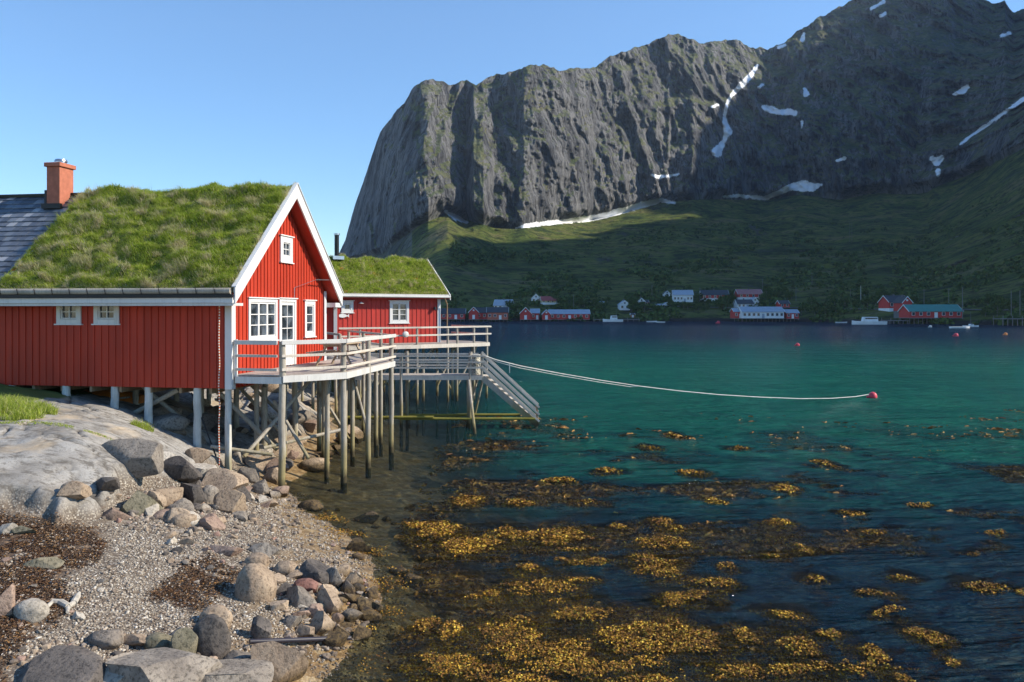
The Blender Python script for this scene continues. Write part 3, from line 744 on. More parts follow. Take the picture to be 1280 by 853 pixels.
def blades(name, P, up, lean, length, width, dry, rng, mat, parent=None, spread=.55):
    """P (n,3) roots; up, lean (3,) or (n,3) directions; each blade = quad + triangle"""
    n_ = len(P); a = rng.uniform(0, 2*np.pi, n_)
    side = np.stack([np.cos(a), np.sin(a), np.zeros(n_)], -1)
    d1 = up + spread*rng.normal(0, .55, (n_, 3)) + lean*.35; d1 /= np.linalg.norm(d1, axis=1)[:, None]
    d2 = d1 + lean*.9 + spread*rng.normal(0, .35, (n_, 3)); d2[:, 2] -= .25; d2 /= np.linalg.norm(d2, axis=1)[:, None]
    l = length[:, None]; w_ = width[:, None]
    A = P - side*w_/2; B = P + side*w_/2; m1 = P + d1*l*.55; C = m1 + side*w_*.35; D = m1 - side*w_*.35; E = m1 + d2*l*.5
    V = np.stack([A, B, C, D, E], 1).reshape(-1, 3)
    b = np.arange(n_)[:, None]*5
    q = b + np.array([[0, 1, 2, 3]]); t_ = b + np.array([[3, 2, 4]])
    o = mesh_np(name, V, [q, t_], mat, parent, False, {'dry': np.repeat(dry, 5)})
    return tag(o, kind='stuff')
zl = lambda s: ZE + SL*(s+OV) - .03
tf = make_turf(cabin, TL, DX-.09, -OV+.04, Wd/2, zl, 200, M['turf'])
tf2 = make_turf(cabin, TL, DX-.09, -OV+.04, Wd/2, zl, 200, M['turf'], far=True)
rng = np.random.default_rng(3)
def roof_grass(parent, cnt, x0, x1, s0, s1, zline, seed, ln=(.07, .17), wd=.011, drybias=0., far=False, WD=6.68, slopev=.866, dscale=1.0):
    x = rng.uniform(x0, x1, cnt); s = rng.uniform(s0, s1, cnt)
    z = zline(s) + turf_h(x, s, seed)*sstep(0, .25, np.minimum(np.minimum(x-x0, (x1-x)*3), (s-s0)*2)) - .03
    tuft = sstep(.26, .55, fbm(x*2.3*dscale, s*4.0*dscale, seed=seed+11) + .25*fbm(x*9, s*9, seed=seed+12) + drybias)
    edge = sstep(.25, 0, x1-x)*.7 + sstep(.20, 0, s-s0)*.6
    dry = np.clip((tuft + edge > rng.uniform(.15, 1.0, cnt))*rng.uniform(.5, 1, cnt), 0, 1)
    den = fbm(x*1.6, s*2.6, seed=seed+17)
    L_ = rng.uniform(ln[0], ln[1], cnt)*(1 + 1.1*den + 1.1*tuft)*np.where(rng.uniform(0, 1, cnt) > .995, 1.8, 1)
    L_ *= 1 - .5*sstep(.15, 0, s-s0)
    y = WD-s if far else s
    nrm = np.array([0, (.65 if far else -.65), .76]); lean = np.zeros((cnt, 3)); lean[:, 1] = (1 if far else -1)*(.5+.3*den); lean[:, 0] = .35*fbm(x*.8, s*.8, seed=seed+19); lean[:, 2] = -.35
    P = np.stack([x, y, z], -1)
    up = np.tile(nrm*.5 + np.array([0, 0, .6]), (cnt, 1))
    return blades('grass', P, up, lean, L_, np.full(cnt, wd)*rng.uniform(.6, 1.3, cnt), dry, rng, M['blades'], parent)
roof_grass(cabin, 120000, TL, DX-.06, -OV+.03, Wd/2+.05, zl, 200)
roof_grass(cabin, 9000, TL, DX-.06, Wd/2-.9, Wd/2+.02, zl, 200, far=True)
def tussocks(parent, cnt, x0, x1, s0, s1, zline, seed, per=90, ln=(.14, .34), wd=.009):
    cx_ = rng.uniform(x0+.1, x1-.1, cnt); cs_ = rng.uniform(s0+.1, s1-.1, cnt); k = rng.uniform(.5, 1.2, cnt)
    a = rng.uniform(0, 6.28, (cnt, per)); q = np.abs(rng.normal(0, .075, (cnt, per)))*k[:, None]
    x = (cx_[:, None] + q*np.cos(a)*1.6).ravel(); s = (cs_[:, None] + q*np.sin(a)).ravel()
    ok = (x > x0) & (x < x1-.02) & (s > s0) & (s < s1); x, s = x[ok], s[ok]; n_ = len(x)
    kk = np.repeat(k, per)[ok]; aa = a.ravel()[ok]
    P = np.stack([x, s, zline(s)+turf_h(x, s, seed)-.03], -1)
    lean = np.stack([.8*np.cos(aa), .5*np.sin(aa)-.75, np.full(n_, -.3)], -1)
    dry = np.repeat(rng.choice([.1, .75, 1.0], cnt, p=[.45, .25, .3]), per)[ok]*rng.uniform(.6, 1, n_)
    return blades('tall_grass', P, np.tile([0, -.25, .9], (n_, 1)), lean, rng.uniform(*ln, n_)*kk, np.full(n_, wd)*rng.uniform(.7, 1.3, n_), dry, rng, M['blades'], parent, .35)
tussocks(cabin, 260, TL, DX-.06, -OV+.03, Wd/2, zl, 200)
# eave: turf log, hooks, gutter, white fascia
ys0 = -OV
ev = MB(); ev.cyl((TL, ys0-.02, ZE-.12), (DX-.12, ys0-.02, ZE-.12), .095, .09, 10)
lg = ev.build('turf_log', M['pile'], roof, smooth=True)
for k in range(14):
    x = TL+.35+k*.545; MB().bar((x, ys0-.12, ZE-.04), (x+.03, ys0-.11, ZE-.20), .03, .012).build('hook', M['black'], lg)
MB().box(-Ln-.4, ys0-.10, ZE-.30, DX-.06, ys0-.01, ZE-.21).build('gutter', M['black'], roof)
MB().box(-Ln-.4, ys0-.045, ZE-.44, DX-.06, ys0-.012, ZE-.303).build('fascia', M['white'], roof)
MB().box(-Ln-.4, ys0-.02, ZE-.52, DX-.06, -.06, ZE-.445).build('eave_board', M['grey_paint'], roof)
MB().box(-Ln-.4, Wd+.06, ZE-.52, DX-.06, Wd+OV+.02, ZE-.36).build('fascia', M['white'], roof)
# slate part of the roof
m, n, out = newmat('slate'); c = coord(n)
br_ = N(n, 'ShaderNodeTexNoise'); isl = N(n, 'ShaderNodeNewGeometry').outputs['Random Per Island']
col = ramp(n, isl, [(0, (.055,.065,.085)), (.5, (.10,.115,.145)), (.9, (.15,.17,.20)), (1, (.32,.33,.35))])
f = noise(n, c, 6, 5); col = mix(n, ramp(n, f, [(.5, 0), (.7, .5)]), col, (.16,.16,.15))
pbsdf(n, out, col, .42, bump(n, f, .2, .01), .5); M['slate'] = m
sm = MB(); sw, shh = .26, .20
rows = int((Wd/2+OV)/shh)
for far in (False, True):
    for r in range(rows+1):
        sa = -OV - .04 + r*shh
        for k in range(int((Ln+.4+TL)/sw)+2):
            xa = -Ln-.4 + k*sw + (sw/2 if r % 2 else 0) + random.uniform(-.006,.006)
            if xa + sw > TL + .02 + (0.0): continue
            t = random.uniform(-.006, .008)
            sb = min(sa+shh*1.35, Wd/2)
            if sb-sa < .03: continue
            f_ = (lambda s: Wd-s) if far else (lambda s: s)
            z = lambda s, o: ZE + SL*(s+OV) + o
            pts = [(xa+.004, f_(sa), z(sa, -.175+t)), (xa+.004, f_(sb), z(sb, -.212)), (xa+.004, f_(sb), z(sb, -.20)), (xa+.004, f_(sa), z(sa, -.155+t))]
            if not far: pts = pts[::-1]
            sm.extr(pts, (sw-.008, 0, 0))
sm.build('slates', M['slate'], roof)
MB().box(-Ln-.4, Wd/2-.12, ztop(Wd/2)-.19, TL-.02, Wd/2+.12, ztop(Wd/2)-.13).build('ridge_cap', M['black'], roof)
# chimney
cx0, cx1 = -7.98, -7.50
zr = ztop(Wd/2)
ch = MB().box(cx0, Wd/2-.62, zr-1.1, cx1, Wd/2+.03, zr+.66).build('chimney', M['brick'], cabin, bevel=.01)
MB().box(cx0-.06, Wd/2-.68, zr+.663, cx1+.06, Wd/2+.09, zr+.80).build('chimney_cap', M['brick'], ch, bevel=.015)
MB().cyl(((cx0+cx1)/2+.02, Wd/2-.28, zr+.802), ((cx0+cx1)/2+.02, Wd/2-.28, zr+.88), .17, .17, 16).cyl(((cx0+cx1)/2+.02, Wd/2-.28, zr+.88), ((cx0+cx1)/2+.02, Wd/2-.28, zr+.95), .20, .18, 16).build('flue_cap', M['steel'], ch, smooth=True)
MB().box(cx0-.10, Wd/2-.74, zr-.72, cx1+.10, Wd/2-.625, zr-.56).box(cx0-.08, Wd/2-.62, zr-.7, cx0-.002, Wd/2-.1, zr-.1).build('flashing', M['black'], ch)
# piles under the cabin
def pile(parent, x, y, ztopw, r, mat='pile', name='pile', zb=None, lean=(0,0), loc=None):
    g = float(ground(x, y)) - .25 if zb is None else zb
    mb = MB().cyl((x+lean[0], y+lean[1], g), (x, y, ztopw), r*1.05, r*.96, 12, .012, 5)
    return mb
def pile_w(parent, root, x, y, zt, r, mat='pile', lean=(0,0)):
    mb = pile(parent, x, y, zt, r, lean=lean)
    c, s_ = math.cos(-root.rotation_euler.z), math.sin(-root.rotation_euler.z)
    mb.v = [((a-root.location[0])*c-(b-root.location[1])*s_, (a-root.location[0])*s_+(b-root.location[1])*c, z-root.location[2]) for a, b, z in mb.v]
    return mb.build('pile', M[mat], parent, smooth=True)
def cw(t, s): c, s_ = math.cos(ANG), math.sin(ANG); return NX+t*c-s*s_, NY+t*s_+s*c
for px in (12, 80, 141, 183, 244.5):
    x, y = cw(ulong(px), .10); pile_w(cabin, cabin, x, y, NZ-.0, .11, 'pile_white')
for px in (-70, -150): x, y = cw(ulong(px), .1); pile_w(cabin, cabin, x, y, NZ, .11, 'pile_white')
x, y = cw(-.10, .03); pile_w(cabin, cabin, x, y, NZ, .092, 'pile_white')
for t in (-.1, -2.2, -4.4, -6.6, -9, -12):
    for s in (2.2, 4.4, 6.5): 
        x, y = cw(t, s); pile_w(cabin, cabin, x, y, NZ-.15, .095)
def wbar(parent, root, p, q, r, mat='pile', name='brace'):
    mb = MB().cyl(p, q, r, r, 8)
    c, s_ = math.cos(-root.rotation_euler.z), math.sin(-root.rotation_euler.z)
    mb.v = [((a-root.location[0])*c-(b-root.location[1])*s_, (a-root.location[0])*s_+(b-root.location[1])*c, z-root.location[2]) for a, b, z in mb.v]
    return mb.build(name, M[mat], parent, smooth=True)
def cz(t, s, z): x, y = cw(t, s); return (x, y, z)
wbar(cabin, cabin, cz(-4.0, .5, 1.7), cz(-1.9, .5, 2.75), .07)
wbar(cabin, cabin, cz(-3.4, 1.0, 2.8), cz(-2.0, 1.0, 1.75), .06)
wbar(cabin, cabin, cz(-1.5, 1.6, 2.8), cz(.6, 1.6, .9), .07)
wbar(cabin, cabin, cz(-1.8, 3.4, 2.8), cz(-.2, 3.4, 1.2), .06)
wbar(cabin, cabin, cz(-6.0, 3.0, 2.8), cz(-4.5, 3.0, 1.9), .06)
wbar(cabin, cabin, cz(-2.6, 5.4, 2.8), cz(-.9, 5.4, 1.3), .06)

# ================================================================== BALCONY
DZ = 3.25
A_, B_, C_, D_, E_, F_ = (-7.72, 22.35), (-6.30, 22.05), (-4.86, 23.35), (-4.22, 28.6), (-4.9, 30.2), (-6.72, 30.0)
bal = empty('balcony', (B_[0], B_[1], DZ), 0, 'wooden balcony with white rails in front of the cabin gable, on tall piles', 'balcony')
bo = bal.location
def wb(mb, name, mat, parent=None, smooth=False, root=None, bevel=0):
    return mb.build(name, mat, parent or bal, off=(root or bal).location, smooth=smooth, bevel=bevel)
# deck boards run along the gable
def inpoly(x, y, poly):
    c = False; n_ = len(poly)
    for i in range(n_):
        x1, y1_ = poly[i]; x2, y2_ = poly[(i+1) % n_]
        if (y1_ > y) != (y2_ > y) and x < (x2-x1)*(y-y1_)/(y2_-y1_)+x1: c = not c
    return c
def planks(poly, z, th, dirv, pw=.14, gap=.008):
    """planks filling a polygon, running along dirv"""
    d = Vector((*dirv, 0)).normalized(); nrm = Vector((-d.y, d.x, 0)); mb = MB()
    pr = [Vector((x, y, 0)) for x, y in poly]; lo = min(p.dot(nrm) for p in pr); hi = max(p.dot(nrm) for p in pr)
    k = lo
    while k < hi:
        res = []
        for o in (k+gap/2, min(k+pw-gap/2, hi)):
            o = min(max(o, lo+.001), hi-.001)
            cr = []
            for i in range(len(pr)):
                a, b = pr[i], pr[(i+1) % len(pr)]; da, db = a.dot(nrm)-o, b.dot(nrm)-o
                if da*db < 0: cr.append((a + (b-a)*(da/(da-db))).dot(d))
            res.append((o, min(cr), max(cr)) if len(cr) >= 2 else None)
        if res[0] and res[1]:
            (o0, a0, b0), (o1, a1, b1) = res
            pts = [nrm*o0+d*a0, nrm*o0+d*b0, nrm*o1+d*b1, nrm*o1+d*a1]
            dz = random.uniform(-.002, .002)
            mb.extr([(p.x, p.y, z-th) for p in pts], (0, 0, th+dz))
        k += pw
    return mb
g_ = (.159, .987)
wb(planks([A_, B_, C_, D_, E_, F_], DZ, .035, g_), 'deck_boards', M['deck'])
def fascia(parent, root, pts, z0, z1, mat, th=.04, name='fascia'):
    for a, b in zip(pts[:-1], pts[1:]):
        mb = MB().bar((a[0], a[1], (z0+z1)/2), (b[0], b[1], (z0+z1)/2), th, z1-z0); mb.build(name, mat, parent, off=root.location)
fascia(bal, bal, [(-6.30, 22.0), (-4.83, 23.33), (-4.19, 28.6), (-4.87, 30.22)], DZ-.20, DZ-.015, M['grey_paint'])
fascia(bal, bal, [(-7.72, 22.32), (-6.34, 22.02)], DZ-.24, DZ-.05, M['grey_paint'])
jm = MB()
for k in range(9):
    t = .3+k*.9; a = Vector((-7.6, 22.4, 0)) + Vector((.159, .987, 0))*t
    xr = np.interp(a.y, [22.1, 23.4, 28.6, 30.2], [-6.4, -4.95, -4.3, -4.9]); jm.bar((a.x, a.y, DZ-.12), (xr, a.y-.16*(xr-a.x)+.1, DZ-.12), .06, .15)
wb(jm, 'joists', M['wood_brown'])
def post(parent, root, x, y, zt, r, mat='pile', zb=None, lean=(0, 0)):
    g = float(ground(x, y))-.3 if zb is None else zb
    return MB().cyl((x+lean[0], y+lean[1], g), (x, y, zt), r*1.06, r*.95, 12, .014, 6).build('post', M[mat], parent, off=root.location, smooth=True)
for x, y, r in ((-6.36, 22.13, .095), (-4.93, 23.42, .09), (-4.60, 25.6, .085), (-4.29, 28.45, .085)):
    post(bal, bal, x, y, DZ+.93, r, 'pile')
for x, y in ((-7.0, 24.6), (-6.3, 26.8), (-6.9, 28.6), (-5.6, 24.2), (-5.5, 27.6), (-6.2, 29.8), (-7.7, 24.1), (-5.1, 30.0)):
    MB().cyl((x, y, float(ground(x, y))-.3), (x, y, DZ-.04), .08, .075, 10, .012, 4).build('pile', M['pile'], bal, off=bal.location, smooth=True)
for hgt_, nm in ((.90, 'top'), (.53, 'm'), (.15, 'l')):
    w2, h2 = (.05, .12) if nm == 'top' else (.035, .075)
    for a, b in (((-7.72, 22.27), (-6.45, 21.98)), ((-6.33, 21.99), (-4.83, 23.29)), ((-4.82, 23.3), (-4.17, 28.65))):
        MB().bar((*a, DZ+hgt_), (*b, DZ+hgt_), w2, h2).build('rail', M['rail'] if nm != 'top' else M['grey_paint'], bal, off=bal.location, bevel=.006)
    if nm != 'l':
        MB().bar((-4.25, 28.7, DZ+hgt_), (-4.9, 30.3, DZ+hgt_), .035, .075).build('rail', M['rail'], bal, off=bal.location)
MB().bar((-7.70, 22.33, DZ-.05), (-7.70, 22.33, DZ+.98), .07, .07).build('post', M['white'], bal, off=bal.location)
# braces and horizontal ties among the piles
for p, q, r in (((-7.6, 22.7, .9), (-6.2, 24.6, 2.9), .055), ((-7.2, 24.2, 2.3), (-5.9, 23.2, .75), .05), ((-7.2, 23.2, 1.05), (-5.2, 25.0, 1.35), .05), ((-8.4, 22.3, 1.25), (-6.8, 22.7, .95), .05), ((-5.5, 27.6, .4), (-6.9, 28.6, 2.2), .05), ((-4.6, 25.9, .9), (-5.5, 27.4, 3.0), .045)):
    MB().cyl(p, q, r, r, 8).build('brace', M['pile'], bal, off=bal.location, smooth=True)

# picnic table on the balcony
M['table_wood'] = mat_wood('table_wood', (.38, .29, .20), (.62, .51, .38))
tb = empty('picnic_table', (-5.62, 26.3, DZ), R(78), 'brown wooden picnic table with attached benches standing on the balcony', 'table')
mb = MB()
for k in range(5): mb.box(-.85, -.36+k*.146, .70, .85, -.224+k*.146, .735)
mb.build('tabletop', M['table_wood'], tb)
for s in (-1, 1):
    mb = MB()
    for k in range(2): mb.box(-.85, s*.70-.14+k*.145, .42, .85, s*.70-.005+k*.145, .455)
    mb.build('bench_seat', M['table_wood'], tb)
for x in (-.6, .6):
    MB().bar((x, -.72, .39), (x, .82, .39), .045, .09).build('bench_beam', M['table_wood'], tb)
    MB().bar((x, -.34, .665), (x, .34, .665), .045, .07).build('bench_beam', M['table_wood'], tb)
    for s in (-1, 1): MB().bar((x+.05, s*.24, .69), (x+.05, s*.62, 0), .045, .10, (1, 0, 0)).build('leg', M['table_wood'], tb)
# cup / lantern on the table
tag(MB().cyl((-5.5, 25.9, DZ+.736), (-5.5, 25.9, DZ+.86), .045, .05, 12).cyl((-5.5, 25.9, DZ+.86), (-5.5, 25.9, DZ+.90), .02, .02, 8).build('jar', M['white'], smooth=True), 'small white jar standing on the picnic table', 'jar')
# dark rope hanging from boom of the gable (clothes line bracket)
tag(MB().cyl(cz(.3, 5.2, 6.10), cz(.4, 7.0, 6.15), .018).cyl(cz(.06, 4.0, 5.79), cz(.3, 5.2, 6.10), .006).cyl(cz(.06, 4.0, 5.79), cz(.06, 4.0, 5.45), .012).build('wire_bracket', M['steel']), 'thin metal wire and arm fixed to the red gable above the door', 'bracket')
# orange-white rope at the front corner
m, n, out = newmat('twisted_rope'); c = wpos(n)
wv = N(n, 'ShaderNodeTexWave', _wave_type='BANDS', _bands_direction='Z', Scale=4.0); L(n, c, wv.inputs['Vector'])
pbsdf(n, out, mix(n, ramp(n, wv.outputs['Fac'], [(.45, 0), (.55, 1)]), (.62,.12,.03), (.72,.66,.56)), .8); M['rope_orange'] = m
x, y = cw(-.22, -.25)
pts = [(x+.01*math.sin(k*.9), y+.008*math.cos(k*1.3), .70+k*(5.2-.70)/24) for k in range(25)]
tag(MB().tube(pts, .018, 8).build('rope', M['rope_orange'], smooth=True), 'orange and white twisted rope hanging straight down at the cabin corner', 'rope')
tag(MB().tube([cz(-1.35, .25, 2.7), cz(-.9, .1, 1.9), cz(-.45, 0, .95)], .02, 8).build('cable', M['black'], smooth=True), 'black cable running down from the cabin floor to the rocks', 'cable')
# orange boat stored under the cabin
hb_ = MB(); prof_ = [(-1.7, .06), (-1.2, .36), (-.4, .52), (.5, .52), (1.2, .40), (1.7, .22)]
vs_ = []; 
for x, wdt in prof_:
    for k in range(9):
        th = math.pi*k/8; vs_.append((x, math.cos(th)*wdt, math.sin(th)*.42*(wdt/.52)**.6))
fs = [(i*9+k, i*9+k+1, (i+1)*9+k+1, (i+1)*9+k) for i in range(5) for k in range(8)] + [tuple(range(9)), tuple(45+k for k in reversed(range(9)))]
ob = empty('rowing_boat', (*cw(-6.0, 2.3), 2.17), R(-6), 'orange rowing boat stored upside down under the cabin', 'boat')
MB().add(vs_, fs).build('hull', M['orange'], ob, smooth=True)
MB().bar((-1.75, 0, .05), (1.75, 0, .44), .03, .05).build('keel', M['wood_brown'], ob)
ob.location.z = 2.12
for s in (-1, 1): tag(MB().bar((*cw(-7.4, 2.3+s*.3), 2.0), (*cw(-4.4, 1.5+s*.3), 2.35), .16, .05).build('plank', M['pile']), ['weathered plank lying nearest the water beside the orange boat', 'weathered plank lying behind the orange boat under the cabin'][s > 0], 'plank')

# ================================================================== WALKWAY + SECOND CABIN
A2 = R(30)
R2 = (-4.2, 46.3); c2, s2 = math.cos(A2), math.sin(A2)
def w2(x, y): return (R2[0]+x*c2-y*s2, R2[1]+x*s2+y*c2)
cab2 = empty('red_cabin', (R2[0], R2[1], DZ), A2, 'smaller red cabin with turf roof and black stovepipe on the far pier', 'cabin')
L2, W2_ = 7.6, 5.46; ZE2 = HC+.99-DZ; SL2 = .70; OV2 = .40; DX2 = .5
def zt2(s): return ZE2 + SL2*(min(s, W2_-s)+OV2)
def rise2(s): return zt2(s)-.30
def x2(px): u = (px-640)/FP; return (u*R2[1]-R2[0])/(c2-u*s2)
def z2_(py, x): return HC-(py-HZ)/FP*(R2[1]+x*s2)-DZ
wA = (x2(487), x2(511), z2_(404, x2(499)), z2_(376.5, x2(499)))
wB = (x2(426.5), x2(441.5), z2_(391, x2(434)), z2_(376.5, x2(434)))
board_wall(cab2, 'front_wall', M['red_back'], -L2, 0, -.12, lambda u: rise2(0), 0, 'x', -1, .27, holes=[(a+.02, b-.02, c_+.02, d_-.02) for a, b, c_, d_ in (wA, wB)])
window(cab2, 'window', 0, 'x', -1, *wA, 2, 3, 2, fw=.13, cap=True)
window(cab2, 'window', 0, 'x', -1, *wB, 1, 1, 1, fw=.15, cap=True)
board_wall(cab2, 'back_wall', M['red_back'], -L2, 0, -.12, lambda u: rise2(0), W2_, 'x', 1, .5)
board_wall(cab2, 'gable_wall', M['red_back'], 0, W2_, -.12, lambda u: rise2(u), 0, 'y', 1, .27)
board_wall(cab2, 'gable_wall', M['red_back'], 0, W2_, -.12, lambda u: rise2(u), -L2, 'y', -1, .27)
MB().box(-.14, -.06, -.12, .05, -.03, rise2(0)).box(.028, -.03, -.12, .05, .14, rise2(0)).build('corner_board', M['white'], cab2)
MB().box(-L2+.06, .06, -.1, -.06, W2_-.06, 0).build('floor', M['dark_wood'], cab2)
def slope2(mb, x0, x1, sa, sb, o0, o1, far=False):
    f = (lambda s: W2_-s) if far else (lambda s: s); z = lambda s, o: ZE2+SL2*(s+OV2)+o
    pts = [(x0, f(sa), z(sa, o0)), (x0, f(sb), z(sb, o0)), (x0, f(sb), z(sb, o1)), (x0, f(sa), z(sa, o1))]
    mb.extr(pts if far else pts[::-1], (x1-x0, 0, 0)); return mb
r2 = slope2(slope2(MB(), -L2-.4, DX2-.05, -OV2, W2_/2, -.26, -.16), -L2-.4, DX2-.05, -OV2, W2_/2, -.26, -.16, True).build('roof', M['red_back'], cab2)
for far in (False, True): slope2(MB(), DX2-.048, DX2, -OV2-.08, W2_/2, -.26, .03, far).build('bargeboard', M['white'], r2)
MB().box(-L2-.4, -OV2-.05, ZE2-.20, DX2-.05, -OV2-.01, ZE2+.0).build('fascia', M['grey_paint'], r2)
MB().cyl((-L2-.4, -OV2-.11, ZE2-.13), (DX2-.05, -OV2-.11, ZE2-.15), .055, .055, 10).build('gutter', M['grey_paint'], r2, smooth=True)
MB().cyl((.10, -OV2-.10, ZE2-.2), (.35, -.3, ZE2-.55), .035).cyl((.35, -.3, ZE2-.55), (.35, -.3, -.1), .035, .035, 10).build('downpipe', M['wood_brown'], r2, smooth=True)
zl2 = lambda s: ZE2 + SL2*(s+OV2) - .02
make_turf(cab2, -L2-.4, DX2-.06, -OV2+.02, W2_/2, zl2, 260, M['turf'])
make_turf(cab2, -L2-.4, DX2-.06, -OV2+.02, W2_/2, zl2, 260, M['turf'], far=True, WD=W2_)
roof_grass(cab2, 42000, -L2-.4, DX2-.08, -OV2+.04, W2_/2, zl2, 260, ln=(.09, .2), wd=.022, drybias=-.12)
roof_grass(cab2, 3500, -L2-.4, DX2-.08, W2_/2-.5, W2_/2, zl2, 260, ln=(.08, .16), wd=.022, drybias=.5, far=True, WD=W2_)
tussocks(cab2, 90, -L2-.4, DX2-.08, -OV2+.04, W2_/2, zl2, 260, 50, (.14, .3), .018)
# stovepipe
px_ = x2(443.4)+1.35-.25
sp_ = MB().cyl((px_-1.35, W2_/2-.35, zt2(W2_/2)-.4), (px_-1.35, W2_/2-.35, zt2(W2_/2)+1.2), .13, .13, 14).build('stovepipe', M['black'], cab2, smooth=True)
MB().cyl((px_-1.35, W2_/2-.35, zt2(W2_/2)+1.2), (px_-1.35, W2_/2-.35, zt2(W2_/2)+1.3), .17, .17, 14).build('pipe_cap', M['steel'], sp_, smooth=True)
MB().box(px_-1.65, W2_/2-.62, zt2(W2_/2)-.2, px_-1.0, W2_/2-.12, zt2(W2_/2)-.0).build('flashing', M['steel'], sp_)
# fish-shaped sign, lamp
fx = x2(428.7); fz = z2_(395, fx)
fish = [(-.42,0),(-.30,.10),(-.05,.15),(.15,.10),(.30,.03),(.45,.14),(.42,0),(.45,-.12),(.30,-.03),(.15,-.09),(-.05,-.13),(-.30,-.09)]
fo = empty('fish_sign', (*w2(fx, -.06), DZ+fz), A2, 'white fish shaped board hung on the second cabin beside its small window', 'sign')
MB().extr([(a, -.03, b) for a, b in [(u*.72, v*.8) for u, v in fish]], (0, .025, 0)).build('board', M['white'], fo)
lx = x2(450.4); lo_ = empty('wall_lamp', (*w2(lx, -.03), DZ+z2_(379, lx)), A2, 'small white lamp on the red wall right of the small window', 'lamp')
MB().cyl((0, 0, 0), (0, -.12, .04), .03).build('bracket', M['white'], lo_); MB().cyl((0, -.12, .04), (0, -.12, -.03), .05, .17, 14).build('shade', M['white'], lo_, smooth=True)
lx = x2(546); lo_ = empty('wall_lamp', (*w2(-.35, -.03), DZ+1.95), A2, 'small black lamp at the right corner of the second cabin', 'lamp')
MB().cyl((0, 0, 0), (.0, -.12, .02), .03).build('bracket', M['black'], lo_); MB().cyl((0, -.12, .08), (0, -.12, -.08), .07, .09, 12).build('shade', M['black'], lo_, smooth=True)
# annex wall piece between cabins (low red wall with white post)
an = empty('red_shed', (-7.75, 35.2, DZ), R(10), 'low red shed wall with white post between the two cabins', 'shed')
board_wall(an, 'wall', M['red_back'], -3.2, 0, -.1, lambda u: 1.95, 0, 'x', -1, .2)
board_wall(an, 'wall', M['red_back'], 0, 3.0, -.1, lambda u: 1.95, 0, 'y', 1, .2)
MB().box(-.09, -.07, -.1, .06, -.03, 1.95).build('corner_post', M['white'], an)
MB().box(-3.3, -.25, 1.96, .12, 3.0, 2.06).build('roof', M['red_back'], an)

pier = empty('pier', (R2[0], R2[1], DZ), A2, 'raised wooden pier deck with railing around the second cabin, on piles', 'pier')
def PL(mb, name, mat, smooth=False, bevel=0): return mb.build(name, mat, pier, smooth=smooth, bevel=bevel)
XR = 3.3; YF = -2.1
def loc2(x, y): dx, dy = x-R2[0], y-R2[1]; return (dx*c2+dy*s2, -dx*s2+dy*c2)
# front edge: from left to the right end, seen as the long horizontal beam
FE = [(-9.6, YF-.3), (-2.2, YF-.2), (2.55, -1.35)]
poly = [(-9.6, YF-.3), (-2.2, YF-.2), (2.55, -1.35), (2.0, 1.6), (-9.6, 1.6)]
# planks in local coords, cut out of the cabin footprint simply by staying in front of it
PL(planks([(-9.6, YF-.3), (-2.2, YF-.2), (2.55, -1.35), (2.5, -.05), (-9.6, -.05)], -.002, .04, (1, .0), .15), 'deck_boards', M['deck'])
PL(planks([(.07, -.04), (2.5, -.04), (2.0, 2.6), (.07, 2.6)], -.002, .04, (0, 1), .15), 'deck_boards', M['deck'])
for a, b in ((FE[0], FE[1]), (FE[1], FE[2]), (FE[2], (2.02, 2.6))):
    PL(MB().bar((a[0], a[1]-.03, -.13), (b[0], b[1]-.03, -.13), .05, .20), 'fascia', M['rail'])
def prail(a, b, z, w_=.05, h_=.09): PL(MB().bar((a[0], a[1], z), (b[0], b[1], z), w_, h_), 'rail', M['rail'], bevel=.005)
for z in (.90, .48):
    prail((FE[0][0], FE[0][1]-.05), (FE[1][0], FE[1][1]-.05), z); prail((FE[1][0], FE[1][1]-.05), (FE[2][0]+.1, FE[2][1]-.05), z); prail(FE[2], (2.02, 2.6), z)
def onfront(x): return np.interp(x, [p[0] for p in FE], [p[1] for p in FE])
for px in (450, 477, 521.5, 560, 571.5, 592.6, 608.8):
    u = (px-640)/FP
    best = min(np.arange(-9.5, 2.56, .02), key=lambda t: abs((w2(t, onfront(t))[0]) / w2(t, onfront(t))[1] - u))
    x = float(best); y = float(onfront(x)); wx, wy = w2(x, y)
    gz = float(ground(wx, wy)) - DZ - .3
    PL(MB().cyl((x, y+.02, gz), (x, y+.02, .92), .075, .065, 10, .012, 5), 'post', M['pile'], True)
for x in (-9, -7, -5.2, -3.4, -1.4, .4, 1.7):
    for y in (-.9, 1.2, 3.6, 5.2):
        if x > .1 and y > 3: continue
        wx, wy = w2(x, y); gz = float(ground(wx, wy)) - DZ - .3
        PL(MB().cyl((x, y, gz), (x, y, -.2), .085, .08, 8, .012, 4), 'pile', M['dark_wood'] if y > 2 else M['pile'], True)
